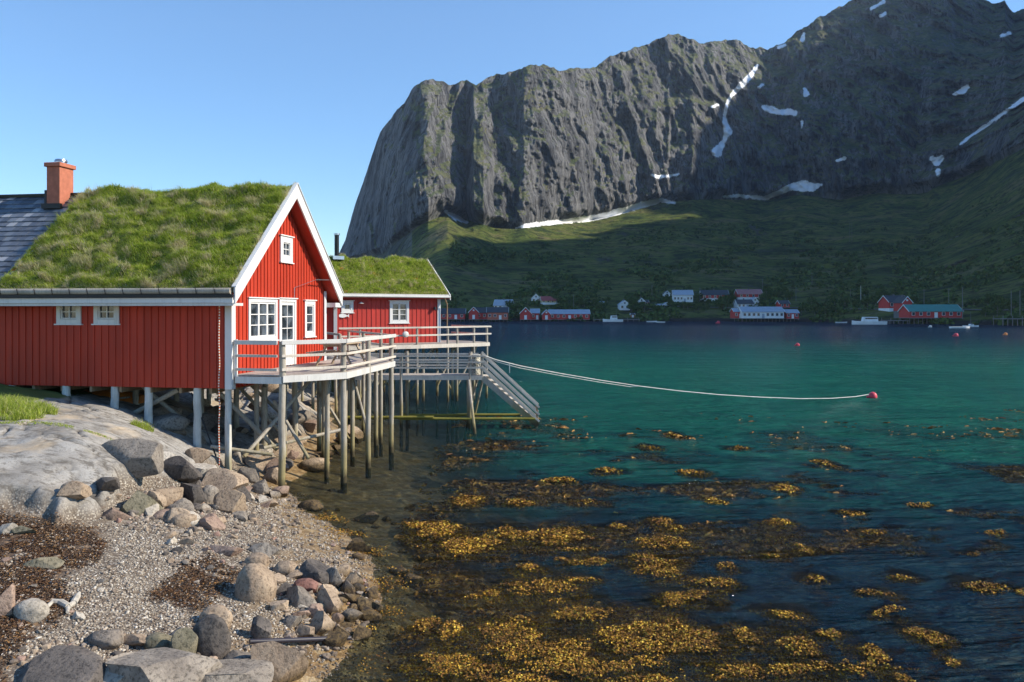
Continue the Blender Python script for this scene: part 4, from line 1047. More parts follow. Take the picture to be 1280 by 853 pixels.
for p, q in (((-4.6, -.9, -2.3), (-3.4, -.9, -.3)), ((-3.0, -1.0, -.3), (-4.4, -1.0, -2.6)), ((-2.6, -1.2, -2.3), (-.9, -1.2, -.2)), ((-.8, -.5, -.2), (.5, -.5, -2.7)), ((1.9, -1, -.3), (.6, -1, -2.6)), ((-6.4, -1, -.2), (-7.6, -1, -2.6)), ((-5.2, -1.1, -2.9), (-3.5, -1.1, -.3)), ((-1.5, 1.1, -.3), (-3.2, 1.1, -2.8)), ((.3, 1.1, -.3), (-1.3, 1.1, -2.9)), ((-3.5, 3.5, -.3), (-1.6, 3.5, -2.9)), ((1.6, 1.1, -.3), (.4, 1.1, -2.6)), ((-5, 3.5, -2.9), (-3.6, 3.5, -.3))):
    PL(MB().cyl(p, q, .055, .055, 8), 'brace', M['pile'], True)
for y in (-.9, 1.2): PL(MB().bar((-9.5, y, -.17), (2.1, y, -.17), .1, .14), 'beam', M['wood_brown'])
# float hanging at the railing
fo = empty('net_float', (*w2(-3.15, YF-.34), DZ+.55), A2, 'small pale round float hung on the pier railing', 'float')
MB().cyl((0, -.02, 0), (0, -.16, 0), .16, .16, 14).cyl((0, -.16, 0), (0, -.20, 0), .16, .10, 14).build('float_body', M['rope_white'], fo, smooth=True); MB().cyl((0, 0, .08), (0, 0, .35), .01).build('cord', M['rope_white'], fo)
# footbridge from the balcony to the pier
br2 = empty('footbridge', (-6.2, 30, DZ), 0, 'narrow wooden footbridge joining the balcony to the far pier', 'footbridge')
qa, qb = Vector((-5.7, 30.1, 0)), Vector((*w2(-8.2, YF), 0)); dv = (qb-qa).normalized(); sv_ = Vector((dv.y, -dv.x, 0))*.75
wb(planks([tuple((qa-sv_)[:2]), tuple((qa+sv_)[:2]), tuple((qb+sv_)[:2]), tuple((qb-sv_)[:2])], DZ-.01, .04, (sv_.x, sv_.y), .15), 'deck_boards', M['deck'], br2, root=br2)
for s in (-1, 1):
    a, b = qa+sv_*s*1.04, qb+sv_*s*1.04
    MB().bar((a.x, a.y, DZ-.13), (b.x, b.y, DZ-.13), .05, .2).build('side_beam', M['rail'], br2, off=br2.location)
    for z in (.9, .5): MB().bar((a.x, a.y, DZ+z), (b.x, b.y, DZ+z), .05, .08).build('rail', M['rail'], br2, off=br2.location)
    for k in range(5):
        p = a.lerp(b, k/4); MB().cyl((p.x, p.y, float(ground(p.x, p.y))-.3), (p.x, p.y, DZ+.92), .07, .065, 10, .01, 4).build('post', M['pile'], br2, off=br2.location, smooth=True)

M['algae'] = mat_wood('algae_wood', (.22, .19, .04), (.40, .35, .08))
# ================================================================== LOWER LANDING AND STAIR
LZ = 2.28; LY0, LY1 = 34.3, 35.45; LX0, LX1 = -7.1, -1.28
lan = empty('landing_stage', (LX1, LY0, LZ), 0, 'lower wooden landing stage with railing between the balcony and the stair', 'landing')
ol = lan.location
def LB(mb, name, mat=None, smooth=False, bevel=0): return mb.build(name, mat or M['rail'], lan, off=ol, smooth=smooth, bevel=bevel)
LB(planks([(LX0, LY0), (LX1, LY0), (LX1, LY1), (LX0, LY1)], LZ, .04, (0, 1), .14), 'deck_boards', M['deck'])
LB(MB().bar((LX0, LY0-.03, LZ-.11), (LX1, LY0-.03, LZ-.11), .05, .18), 'fascia', M['rail'])
LB(MB().bar((LX0, LY1+.03, LZ-.11), (LX1, LY1+.03, LZ-.11), .05, .18), 'fascia', M['rail'])
LB(MB().bar((LX0, LY0+.5, LZ-.15), (LX1, LY0+.5, LZ-.15), .1, .16), 'beam', M['wood_brown'])
for z in (.32, .56, .82):
    LB(MB().bar((LX0+.2, LY0-.06, LZ+z), (LX1+.15, LY0-.06, LZ+z), .04, .07), 'rail'); LB(MB().bar((LX0+.2, LY1+.05, LZ+z+.03), (LX1-.2, LY1+.05, LZ+z+.03), .04, .07), 'rail')
for x, y, zt in ((-4.75, LY0, .85), (-4.65, LY1, .98), (-1.80, LY0, .95), (-1.30, LY0+.0, .95), (-1.32, LY1, .95), (-6.8, LY0, .85), (-1.82, LY1, .95)):
    thru = x < -1.5
    LB(MB().cyl((x, y, float(ground(x, y))-.2 if thru else LZ-.1), (x, y, LZ+zt), .075 if thru else .055, .065 if thru else .05, 10, .01, 4), 'post', M['pile'], True)
LB(MB().cyl((-1.85, LY0-.1, LZ-.2), (-1.42, LY0-1.9, -.6), .06, .065, 8), 'strut', M['pile'], True)
LB(MB().cyl((-1.9, LY0+.6, LZ-.2), (-1.85, LY0+.4, -2), .085, .09, 8), 'pile', M['pile'], True)
LB(MB().cyl((-1.5, LY1, LZ-.1), (-2.2, LY0+.3, -1.0), .05, .05, 8), 'brace', M['pile'], True)
LB(MB().cyl((-1.25, LY1, LZ-.1), (-1.7, LY1+.2, .2), .05, .05, 8), 'brace', M['pile'], True)
for (xa, xb, y, z) in ((-4.8, 1.0, LY0-.02, .42), (-7.4, -3.35, LY0-.12, .50), (-4.9, .35, LY1+.1, .42), (-7.2, -2.2, LY1+.0, .30)):
    LB(MB().cyl((xa, y, z), (xb, y, z), .06, .06, 8, .01, 3), 'tie_beam', M['algae'], True)
# stair
stair = empty('stair', (LX1, LY0, LZ), 0, 'weathered wooden stair with rails going down from the landing into the water', 'stair')
xe, ze = 1.12, .12; 
for y in (LY0+.02, LY1-.12):
    MB().bar((LX1+.02, y, LZ-.12), (xe, y, ze), .05, .24).build('stringer', M['pile'], stair, off=ol)
ns = 11
for k in range(ns):
    t = (k+.6)/ns; x = LX1+(xe-LX1)*t; z = LZ+(ze-LZ)*t+.06
    MB().box(x-.13, LY0+.05, z-.02, x+.13, LY1-.15, z+.02).build('tread', M['rail'] if z > .5 else M['pile'], stair, off=ol)
for y in (LY0-.02, LY1-.05):
    for z in (.93, .62, .33): MB().bar((LX1-.05, y, LZ+z), (xe+.05, y, ze+z-.15), .05, .075).build('rail', M['rail'], stair, off=ol)
    MB().bar((xe-.05, y+.05, -.1), (xe-.05, y+.05, ze+.83), .07, .07, (1, 0, 0)).build('post', M['wood_brown'], stair, off=ol)
# weathered basket on the landing's corner
m, n, out = newmat('netting'); c = wpos(n)
v = N(n, 'ShaderNodeTexVoronoi', Scale=16.0); L(n, c, v.inputs['Vector'])
pbsdf(n, out, ramp(n, v.outputs['Distance'], [(.2, (.10,.09,.07)), (.5, (.42,.40,.33)), (.7, (.6,.58,.5))]), .9, bump(n, v.outputs['Distance'], 1, .03)); M['net'] = m
mb = MB(); cxn, cyn = -1.56, LY0+.45; ring = []
for k in range(9):
    z = k/8*.86; rr = .20+.03*math.sin(k*1.7)
    for i in range(14):
        th = 2*math.pi*i/14; ring.append((cxn+math.cos(th)*(rr+random.uniform(-.015,.015)), cyn+math.sin(th)*(rr+.12), LZ+.002+z))
fs = [(k*14+i, k*14+(i+1) % 14, (k+1)*14+(i+1) % 14, (k+1)*14+i) for k in range(8) for i in range(14)] + [tuple(112+i for i in range(14))]
tag(mb.add(ring, fs).build('net_bundle', M['net'], smooth=True), 'grey bundle of netting standing at the top of the stair', 'net')
MB().box(0, 0, 0, .01, .01, .01)

# ================================================================== ROPE TO THE BUOY
P0 = Vector((-1.28, LY0, LZ+.88)); P1 = Vector((21.55, 47.7, .12))
def rope_pt(px, py):
    u = (px-640)/FP; t = (u*P0.y-P0.x)/((P1.x-P0.x)-u*(P1.y-P0.y)); Y_ = P0.y+(P1.y-P0.y)*t
    return Vector((u*Y_, Y_, max(.03, HC-(py-HZ)/FP*Y_)))
rp = [P0] + [rope_pt(*a) for a in ((620,450),(650,457.5),(700,467),(750,475.5),(800,483),(850,489),(900,493.7),(950,496.7),(1000,498.6),(1040,498.2),(1070,497))] + [P1]
rp2 = []
for a, b in zip(rp[:-1], rp[1:]):
    for k in range(4): rp2.append(a.lerp(b, k/4))
rp2.append(P1)
tag(MB().tube(rp2, .022, 6).tube([p + Vector((0, .05, -.10*math.sin(min(1, i/8)*math.pi/2)*(1 if i < len(rp2)-4 else 0))) if i < 20 else p+Vector((0, .05, .0)) for i, p in enumerate(rp2)], .018, 6).build('mooring_rope', M['rope_white'], smooth=True), 'long white double mooring rope sagging from the stair head to the pink buoy', 'rope')
q = rope_pt(637, 454.5)
tag(MB().box(q.x-.02, q.y-.02, q.z-.42, q.x+.02, q.y+.0, q.z-.03).build('rope_tag', M['rope_white']), 'short white tag hanging from the mooring rope', 'tag')
def buoy(px, py, r, mat, label, group=None):
    x, y, z = W(px, py, 0.0); o = empty('buoy', (x, y, 0), 0, label, 'buoy', group)
    me = bpy.data.meshes.new('float_ball'); import bmesh
    bm = bmesh.new(); bmesh.ops.create_uvsphere(bm, u_segments=16, v_segments=10, radius=r)
    for v in bm.verts: v.co.z = v.co.z*1.1 + r*.35
    for f in bm.faces: f.smooth = True
    bm.to_mesh(me); bm.free(); me.materials.append(mat); b = bpy.data.objects.new('float_ball', me); COL.objects.link(b); b.parent = o
    MB().cyl((-r*1.5, 0, r*.2), (-r*.8, 0, r*.3), r*.22, r*.3, 8).build('neck', M['pink'] if mat == M['pink'] else mat, o, smooth=True)
    return o
buoy(1091, 497.5, .24, M['pink'], 'pink round buoy at the end of the long white mooring rope')
buoy(997, 432.5, .30, M['pink'], 'red buoy floating alone in the middle of the bay')
buoy(1195, 420.5, .45, M['pink'], 'pink buoy floating left of the orange one near the green roofed boathouse')
buoy(1257, 419, .38, M['orange'], 'orange buoy floating in front of the pier at the right edge')
buoy(898, 404.5, .8, M['pink'], 'red buoy floating near the far shore left of the white warehouse')
buoy(1163, 409.5, .5, M['rope_white'], 'white buoy floating in front of the green roofed boathouse')
# ================================================================== ROCKS
import bmesh
def mat_rock(name, c1, c2, weedy=False, sc_=2.0):
    m, n, out = newmat(name); c = coord(n); pw = wpos(n)
    oi = N(n, 'ShaderNodeObjectInfo').outputs['Random']
    sc2 = N(n, 'ShaderNodeVectorMath', _operation='ADD'); L(n, pw, sc2.inputs[0]); sc2.inputs[1].default_value = (3.3, 1.7, 9.1); v = sc2.outputs[0]
    a = noise(n, v, sc_, 7, .65, .3); b = noise(n, v, sc_*9, 5, .7)
    col = mix(n, ramp(n, a, [(.35, 0), (.65, 1)]), c1, c2)
    col = mix(n, mth(n, 'MULTIPLY', oi, .45), col, tuple(x*.45 for x in c1))
    col = mix(n, ramp(n, b, [(.38, .75), (.5, 0)]), col, tuple(x*.35 for x in c1))
    col = mix(n, ramp(n, b, [(.62, 0), (.74, .35)]), col, tuple(min(1, x*1.5) for x in c2))
    sep = N(n, 'ShaderNodeSeparateXYZ'); L(n, pw, sep.inputs[0])
    tz = mth(n, 'ADD', sep.outputs[2], mth(n, 'MULTIPLY', a, -.35))
    wetf = ramp(n, tz, [(.0, 1), (.12, 0)]) if not weedy else ramp(n, tz, [(.1, 1), (.45, 0)])
    col = mix(n, mth(n, 'MULTIPLY', wetf, .85), col, mix(n, ramp(n, b, [(.4, 0), (.65, 1)]), (.03,.02,.012), (.16,.10,.03)))
    hb = mth(n, 'ADD', a, mth(n, 'MULTIPLY', b, .35))
    pbsdf(n, out, col, .85, bump(n, hb, .9, .05), .25); return m
RM = {'tan': mat_rock('rock_tan', (.33,.24,.165), (.50,.385,.27)), 'grey': mat_rock('rock_grey', (.20,.17,.14), (.37,.32,.26)),
      'dark': mat_rock('rock_dark', (.085,.075,.068), (.20,.17,.145)), 'pink': mat_rock('rock_pink', (.28,.19,.145), (.44,.32,.24)),
      'pale': mat_rock('rock_pale', (.42,.37,.30), (.62,.56,.47)), 'moss': mat_rock('rock_green', (.17,.155,.10), (.34,.29,.20)),
      'red': mat_rock('rock_red', (.26,.12,.09), (.36,.20,.16)), 'weedy': mat_rock('rock_weedy', (.13,.11,.09), (.30,.25,.2), True)}
def rock_mesh(seed, angular=.5, sub=4, flat=1.0):
    rg = random.Random(seed); bm = bmesh.new(); bmesh.ops.create_icosphere(bm, subdivisions=sub, radius=1)
    v = np.array([x.co[:] for x in bm.verts])
    v = v*(1 + .22*fbm(v[:,0]*.9+seed, v[:,1]*.9, v[:,2]*.9, seed=seed, octv=3)[:, None])
    npl = int(5+angular*12)
    for k in range(npl):
        nrm = np.array([rg.gauss(0,1), rg.gauss(0,1), rg.gauss(0,.8)]); nrm /= np.linalg.norm(nrm)
        d = (rg.uniform(.34, .60) if k < 5 else rg.uniform(.60, .85)) if angular > .3 else rg.uniform(.72, .93)
        t = v @ nrm - d; v = v - np.where(t > 0, t, 0)[:, None]*nrm[None]*.94
    v = v*(1 + .035*fbm(v[:,0]*4, v[:,1]*4+seed, v[:,2]*4, seed=seed+3, octv=4)[:, None])
    v = v/np.abs(v).max(0)
    v[:, 2] *= flat
    for i, x in enumerate(bm.verts): x.co = v[i]
    for f in bm.faces: f.smooth = True
    me = bpy.data.meshes.new('rock'); bm.to_mesh(me); bm.free()
    if angular > .3: me.set_sharp_from_angle(angle=R(22))
    return me
ROCKS = [
 # px, bottom y, width, height (photo px), material, angular, label
 (60,885,125,68,'dark',.6,'large dark rock hung with seaweed at the bottom left corner'),
 (198,893,125,92,'grey',.7,'biggest lichen speckled grey boulder at the bottom edge, left of the flat grey slab'),
 (142,875,58,42,'pale',.8,'pale angular rock at the bottom edge in front of the lichen boulder'),
 (37,784,38,27,'pale',.1,'smooth white rounded stone lying in brown seaweed near the left edge'),
 (2,775,26,40,'pink',.5,'pinkish rock cut by the left edge beside the white rounded stone'),
 (62,718,58,17,'moss',.8,'long flat beige slab lying on dark seaweed'),
 (96,781,18,12,'pale',.5,'small pale stone on seaweed between white stone and gravel'),
 (28,672,30,14,'moss',.6,'flat greenish stone below the bedrock at the left edge'),
 (10,672,20,16,'pale',.5,'pale stone at the left edge under the bedrock'),
 (132,818,48,26,'weedy',.3,'wet tan rock shadowed behind the dark weedy rock'),
 (170,815,42,22,'tan',.5,'low tan stone between gravel and the lichen boulder'),
 (198,825,38,27,'moss',.3,'olive rounded stone behind the lichen boulder'),
 (232,834,30,40,'moss',.4,'mossy upright stone left of the rounded dark grey boulder'),
 (224,813,22,24,'grey',.3,'small grey stone above the mossy upright stone'),
 (264,828,40,56,'dark',.15,'rounded dark grey boulder standing among the bottom stones'),
 (271,792,36,29,'tan',.1,'smooth tan cobble behind the rounded dark grey boulder'),
 (292,836,40,24,'grey',.5,'grey wedge of rock right of the rounded dark grey boulder'),
 (282,887,95,66,'grey',.9,'broad flat grey slab at the bottom edge'),
 (345,868,62,58,'tan',.8,'large tan angular boulder at the bottom edge below the black pipe'),
 (322,808,32,34,'dark',.9,'dark split pointed stone standing above the left end of the pipe'),
 (318,755,46,46,'tan',.1,'big smooth egg shaped tan boulder on the gravel'),
 (322,712,28,18,'tan',.3,'tan stone just behind the egg shaped boulder'),
 (337,699,42,18,'grey',.8,'flat grey slab tilted on the gravel behind the egg shaped boulder'),
 (280,697,38,13,'pink',.6,'low pinkish slab half sunk in the gravel'),
 (357,722,26,16,'tan',.3,'brown and tan stone right of the flat grey slab'),
 (372,728,26,12,'tan',.6,'flat tan stone touching the dark pointed rock'),
 (399,735,38,30,'dark',.9,'dark pointed rock leading the heap at the waterline'),
 (428,723,22,15,'tan',.4,'tan cobble at the upper end of the waterline heap'),
 (381,748,26,19,'red',.7,'reddish brown square stone in the middle of the heap'),
 (376,765,36,27,'grey',.7,'grey faceted rock facing the sun below the reddish stone'),
 (415,773,30,31,'tan',.8,'tall tan wedge of rock in the heap'),
 (438,762,26,16,'dark',.7,'dark flat stone at the outer side of the heap'),
 (457,769,18,17,'grey',.6,'grey stone at the waterline right of the dark flat stone'),
 (403,799,30,30,'tan',.6,'tan block with a flat sunny face above the pipe'),
 (424,804,24,18,'tan',.7,'tan stone above the right end of the pipe'),
 (451,806,20,19,'tan',.5,'brown cobble at the outer end of the heap near the pipe tip'),
 (381,803,20,20,'tan',.6,'small upright tan stone left of the flat faced block'),
 (447,745,16,13,'dark',.3,'small dark round stone at the waterline'),
 (422,786,14,14,'pink',.6,'small pink stone wedged between two tan rocks'),
 (418,738,18,22,'grey',.8,'narrow grey stone leaning on the dark pointed rock'),
 (434,745,18,18,'dark',.8,'narrow dark shard behind the tan wedge'),
 (440,742,20,18,'tan',.7,'tan block at the outer top of the waterline heap'),
 (466,752,18,14,'dark',.6,'small black stone furthest out in the heap'),
 (462,784,22,18,'dark',.7,'dark wedge of rock at the waterline left of the open water'),
 (438,786,24,20,'grey',.7,'grey block between the tall tan wedge and the water'),
 (392,778,24,20,'pink',.6,'pale pink stone in the lower middle of the heap'),
 (360,748,22,16,'dark',.6,'dark low stone just right of the egg shaped boulder'),
 (350,770,20,14,'tan',.5,'tan low stone in front of the egg shaped boulder'),
 (365,792,20,15,'grey',.6,'grey stone lying on gravel above the middle of the pipe'),
 (412,752,22,20,'tan',.8,'upright tan stone right of the reddish square one'),
 (470,772,14,12,'grey',.5,'small grey stone awash at the tip of the heap'),
 (344,732,22,13,'tan',.4,'flat tan stone above and right of the egg shaped boulder'),
 (190,640,30,22,'tan',.7,'tan block wedged behind the greenish grey boulder'),
 (228,646,24,18,'grey',.6,'grey block between tan boulders in the upper rubble'),
 (300,628,28,22,'dark',.7,'dark rock right of the big brown boulder by the corner pile'),
 (340,606,26,18,'tan',.6,'tan rock just right of the balcony corner pile'),
 (245,592,34,20,'tan',.7,'tan slab in the striped pile shadows'),
 (205,590,30,18,'pale',.6,'pale slab on the bedrock edge beside the grey dome'),
 (461,658,34,16,'grey',.8,'grey jagged rock standing in shallow water near the piles'),
 (447,694,28,18,'weedy',.5,'weed covered rock with pale side in the shallows'),
 (448,702,14,8,'pink',.3,'little pink stone beside the weed covered rock'),
 (502,725,30,15,'grey',.5,'grey flat rock awash left of the wet black stone'),
 (516,740,24,20,'dark',.3,'wet black rounded stone in the water'),
 (536,709,28,13,'tan',.3,'brown stone barely breaking the water surface'),
 (389,642,28,14,'weedy',.3,'weedy rock under the balcony at the waterline'),
 (420,815,30,22,'weedy',.5,'weedy stone in the water beyond the pipe tip'),
 (90,650,32,23,'tan',.7,'tan block with a black shaded side in front of the bedrock'),
 (146,654,36,18,'pink',.4,'pinkish flat boulder at the foot of the bedrock'),
 (176,648,46,28,'moss',.6,'greenish grey boulder between bedrock and gravel'),
 (134,640,40,18,'dark',.8,'dark flat stone leaning on the bedrock foot'),
 (208,638,34,30,'tan',.8,'tan angular boulder below the grey bedrock dome'),
 (240,634,34,27,'dark',.9,'dark squared boulder beside the tan angular one'),
 (262,632,20,22,'grey',.3,'grey round stone between two dark boulders'),
 (286,645,34,30,'tan',.9,'brown pointed boulder in front of the corner pile'),
 (218,658,36,20,'tan',.5,'tan flat topped stone at the upper end of the gravel'),
 (261,666,34,20,'pink',.5,'rounded tan pink boulder lying alone on the gravel'),
 (275,620,56,30,'tan',.4,'big brown boulder that the corner pile stands behind'),
 (250,604,38,24,'pale',.6,'pale wedge of rock above the big brown boulder'),
 (222,608,52,32,'dark',.5,'dark grey dome of rock right of the sunlit bedrock'),
 (166,612,84,36,'grey',.5,'large smooth dark dome resting on the bedrock edge'),
 (325,620,22,18,'grey',.7,'grey stone at the foot of the balcony corner pile'),
 (311,606,24,20,'grey',.6,'grey faceted stone right of the corner pile'),
 (326,580,32,22,'pale',.7,'light sunlit rock under the balcony'),
 (362,575,34,26,'tan',.6,'brown rock under the balcony between two piles'),
 (300,640,16,12,'tan',.5,'small brown stone right of the brown pointed boulder'),
 (236,684,22,10,'tan',.5,'small flat stone alone in the upper gravel'),
 (300,655,18,12,'grey',.5,'small grey stone beside the rounded tan pink boulder'),
]
def put_rock(px, py, wpx, hpx, mat, ang, label, seed, group=None):
    d0 = hit(px, py - 2); Y_ = d0[1]; wd_, ht = wpx/FP*Y_, hpx/FP*Y_
    me = rock_mesh(seed, ang); o = bpy.data.objects.new('boulder' if wpx > 30 else 'stone', me); COL.objects.link(o); me.materials.append(RM[mat])
    r = random.Random(seed); el = (HC-d0[2])/Y_
    sx = wd_/2*1.12; sy = min(wd_*.5, ht*.75)*r.uniform(.8, 1.0)
    hz_ = max(ht - el*sy*1.4, ht*.5)/1.3*1.08
    o.scale = (sx, sy, hz_); o.rotation_euler = (r.uniform(-.15,.15), r.uniform(-.15,.15), r.uniform(-.25,.25))
    cy = Y_+sy*.8; cx = (px-640)/FP*cy; o.location = (cx, cy, float(ground(cx, cy)) + hz_*.3)
    return tag(o, label, 'rock', group)
for i, (px, py, a, b, mt, an_, lab) in enumerate(ROCKS):
    k_ = 1.2 if 340 < px < 475 and 685 < py < 812 else 1.08
    put_rock(px, py, a*k_, b*k_, mt, an_, lab, 500+i)
# shared meshes for the rest
base = [rock_mesh(900+k, [.2,.5,.8][k % 3], 3) for k in range(14)]
keys = ['tan', 'grey', 'dark', 'pink', 'pale', 'tan', 'grey']
SMALL = {}
def small(mesh_i, mk):
    if (mesh_i, mk) not in SMALL:
        me = base[mesh_i].copy(); me.name = 'stone'; me.materials.append(RM[mk]); SMALL[(mesh_i, mk)] = me
    return SMALL[(mesh_i, mk)]
def zone(name, label, group, cat, n_, sampler, smin, smax, r, emb=.35):
    k = 0; tries = 0
    while k < n_ and tries < n_*30:
        tries += 1; p = sampler(r)
        if p is None: continue
        x, y = p; g = float(ground(x, y)); s = smin + (smax-smin)*r.random()**1.7
        o = bpy.data.objects.new(name, small(r.randrange(14), r.choice(keys))); COL.objects.link(o)
        o.scale = (s, s*r.uniform(.6, .95), s*r.uniform(.4, .75)); o.rotation_euler = (r.uniform(-.3,.3), r.uniform(-.3,.3), r.uniform(0, 6.3))
        o.location = (x, y, g + o.scale[2]*emb); tag(o, label, cat, group); k += 1
def samp_px(cx, cy, rx, ry):
    def f(r):
        a = r.uniform(0, 6.283); q = math.sqrt(r.random()); h = hit(cx+rx*q*math.cos(a), cy+ry*q*math.sin(a)); return (h[0], h[1])
    return f
rr = random.Random(11)
zone('stone', 'stone in the loose heap where the gravel meets the water', 'stones of the waterline heap', 'stone', 60, samp_px(412, 762, 50, 52), .05, .16, rr)
zone('stone', 'small stone scattered on the gravel left of the egg shaped boulder', 'small stones on the open gravel', 'stone', 36, samp_px(290, 682, 95, 38), .035, .14, rr)
zone('stone', 'stone packed between the large rocks along the bottom edge', 'stones between the bottom boulders', 'stone', 30, samp_px(240, 825, 150, 26), .035, .14, rr)
zone('stone', 'stone in the row of rubble below the bedrock', 'rubble along the foot of the bedrock', 'stone', 55, samp_px(265, 634, 105, 26), .09, .30, rr)
zone('stone', 'stone lying in the brown seaweed on the upper beach', 'stones in the dry seaweed', 'stone', 22, samp_px(65, 740, 75, 60), .02, .085, rr)
zone('stone', 'rock lying in the shade under the cabin and balcony', 'rocks under the cabin and balcony', 'rock', 50, lambda r: (r.uniform(-11.2, -6.3), r.uniform(22.6, 32)), .22, .68, rr, .4)
zone('stone', 'rock on the sunny far side of the piles behind the cabin', 'rocks behind the cabin piles', 'rock', 12, lambda r: (r.uniform(-13.5, -8.8), r.uniform(30, 40)), .2, .6, rr, .4)
zone('stone', 'stone on the seabed seen through the shallow water', 'stones on the seabed', 'stone', 14, lambda r: (lambda y: (np.interp(y, [10, 14, 17, 20, 24], [-2.3, -2.1, -3.0, -4.4, -5.8]) + abs(r.gauss(0, 1.0)) + .05, y))(r.uniform(10.5, 24)), .05, .16, rr, .3)
# rubble too small to count, one object
def rubble(nr, sampler, smin, smax, r):
    Ps = []; 
    for _ in range(nr):
        p = sampler(r); Ps.append((p[0], p[1], float(ground(*p)), smin+(smax-smin)*r.random()**2))
    return np.array(Ps)
# pebbles: thousands, one object
rg_ = np.random.default_rng(5)
def pebbles(name, P, S, mat, label, hemi=False):
    t = (1+5**.5)/2
    ico = np.array([(-1,t,0),(1,t,0),(-1,-t,0),(1,-t,0),(0,-1,t),(0,1,t),(0,-1,-t),(0,1,-t),(t,0,-1),(t,0,1),(-t,0,-1),(-t,0,1)])/np.sqrt(1+t*t)
    F = np.array([(0,11,5),(0,5,1),(0,1,7),(0,7,10),(0,10,11),(1,5,9),(5,11,4),(11,10,2),(10,7,6),(7,1,8),(3,9,4),(3,4,2),(3,2,6),(3,6,8),(3,8,9),(4,9,5),(2,4,11),(6,2,10),(8,6,7),(9,8,1)])
    n_ = len(P); V = np.repeat(ico[None], n_, 0)*(1+rg_.normal(0, .13, (n_, 12, 1)))
    V = V*S[:, None, None]*np.stack([rg_.uniform(.8,1.3,n_), rg_.uniform(.6,1,n_), rg_.uniform(.4,.8,n_)], -1)[:, None, :]
    a = rg_.uniform(0, 6.283, n_); c, s = np.cos(a)[:, None], np.sin(a)[:, None]
    V = np.stack([V[..., 0]*c-V[..., 1]*s, V[..., 0]*s+V[..., 1]*c, V[..., 2]], -1) + P[:, None, :]
    o = mesh_np(name, V.reshape(-1, 3), (np.arange(n_)[:, None, None]*12 + F[None]).reshape(-1, 3), mat)
    return tag(o, label, 'gravel', None, 'stuff')
m, n, out = newmat('pebble'); isl = N(n, 'ShaderNodeNewGeometry').outputs['Random Per Island']
col = ramp(n, isl, [(0, (.10,.08,.065)), (.25, (.24,.18,.13)), (.5, (.37,.315,.24)), (.7, (.33,.295,.25)), (.9, (.48,.425,.34)), (1, (.64,.595,.52))])
sep = N(n, 'ShaderNodeSeparateXYZ'); L(n, wpos(n), sep.inputs[0])
col = mix(n, ramp(n, sep.outputs[2], [(.02, .75), (.12, 0)]), col, (.07,.05,.03))
pbsdf(n, out, col, .75, None, .3); M['pebble'] = m
npb = 80000
y = 10.0 + 12.5*rg_.random(npb)**1.25; shore = np.interp(y, [9.8, 12.2, 13.5, 15.15, 17.2, 20, 23.8], [-2.6, -2.44, -2.3, -2.5, -3.4, -5.0, -6.7])
x = shore + .5 - 6.2*rg_.random(npb)**.9
g = ground(x, y); keep = (rockmask(x, y) < .4) & (x > -.66*y)
wrm = sstep(-.15, .25, fbm(x*.8, y*.8, seed=51) + .9*(1-sstep(-7.2, -6.1, x + .28*(y-12))) - .22)
keep &= (wrm < rg_.uniform(0.1, 1.4, npb)) & (fbm(x*1.2, y*1.2, seed=311) > -.45)
x, y, g = x[keep], y[keep], g[keep]; S = .007 + .022*rg_.random(len(x))**3.5
pebbles('gravel', np.stack([x, y, g+S*.25], -1), S, M['pebble'], 'pale loose beach gravel and small pebbles between the rocks')

rb = np.concatenate([rubble(420, samp_px(260, 640, 135, 30), .03, .085, rr), rubble(420, samp_px(330, 700, 120, 45), .02, .06, rr), rubble(380, samp_px(410, 765, 62, 62), .025, .07, rr), rubble(300, samp_px(200, 825, 190, 28), .02, .07, rr), rubble(160, samp_px(70, 740, 90, 70), .015, .05, rr)])
V0 = [np.array([v.co[:] for v in b_.vertices]) for b_ in base[:6]]; F0 = np.array([p.vertices[:] for p in base[0].polygons])
# lower resolution forms for the rubble
lo = [rock_mesh(950+k, .7, 2) for k in range(6)]; V0 = [np.array([v.co[:] for v in b_.vertices]) for b_ in lo]; F0 = np.array([p.vertices[:] for p in lo[0].polygons])
VV = []; FF = []
for i_, (x_, y_, z_, s_) in enumerate(rb):
    a_ = rr.uniform(0, 6.28); c_, q_ = math.cos(a_), math.sin(a_); v = V0[i_ % 6]*[s_*1.2, s_*.85, s_*.65]
    VV.append(np.stack([v[:,0]*c_-v[:,1]*q_+x_, v[:,0]*q_+v[:,1]*c_+y_, v[:,2]+z_+s_*.25], -1)); FF.append(F0 + i_*len(V0[0]))
m, n, out = newmat('rubble_stone'); isl = N(n, 'ShaderNodeNewGeometry').outputs['Random Per Island']
col = ramp(n, isl, [(0, (.10,.085,.07)), (.3, (.22,.17,.13)), (.55, (.36,.28,.20)), (.75, (.28,.24,.20)), (.9, (.44,.36,.28)), (1, (.30,.17,.13))])
b_ = noise(n, wpos(n), 22, 5, .7); col = mix(n, ramp(n, b_, [(.38, .6), (.5, 0)]), col, (.08,.065,.05))
sep = N(n, 'ShaderNodeSeparateXYZ'); L(n, wpos(n), sep.inputs[0]); col = mix(n, ramp(n, sep.outputs[2], [(.0, .8), (.12, 0)]), col, (.06,.042,.025))
pbsdf(n, out, col, .85, bump(n, b_, .6, .02), .25)
tag(mesh_np('rubble', np.concatenate(VV), np.concatenate(FF), m, None, False), 'fist sized angular rubble strewn between the larger rocks', 'rubble', None, 'stuff')
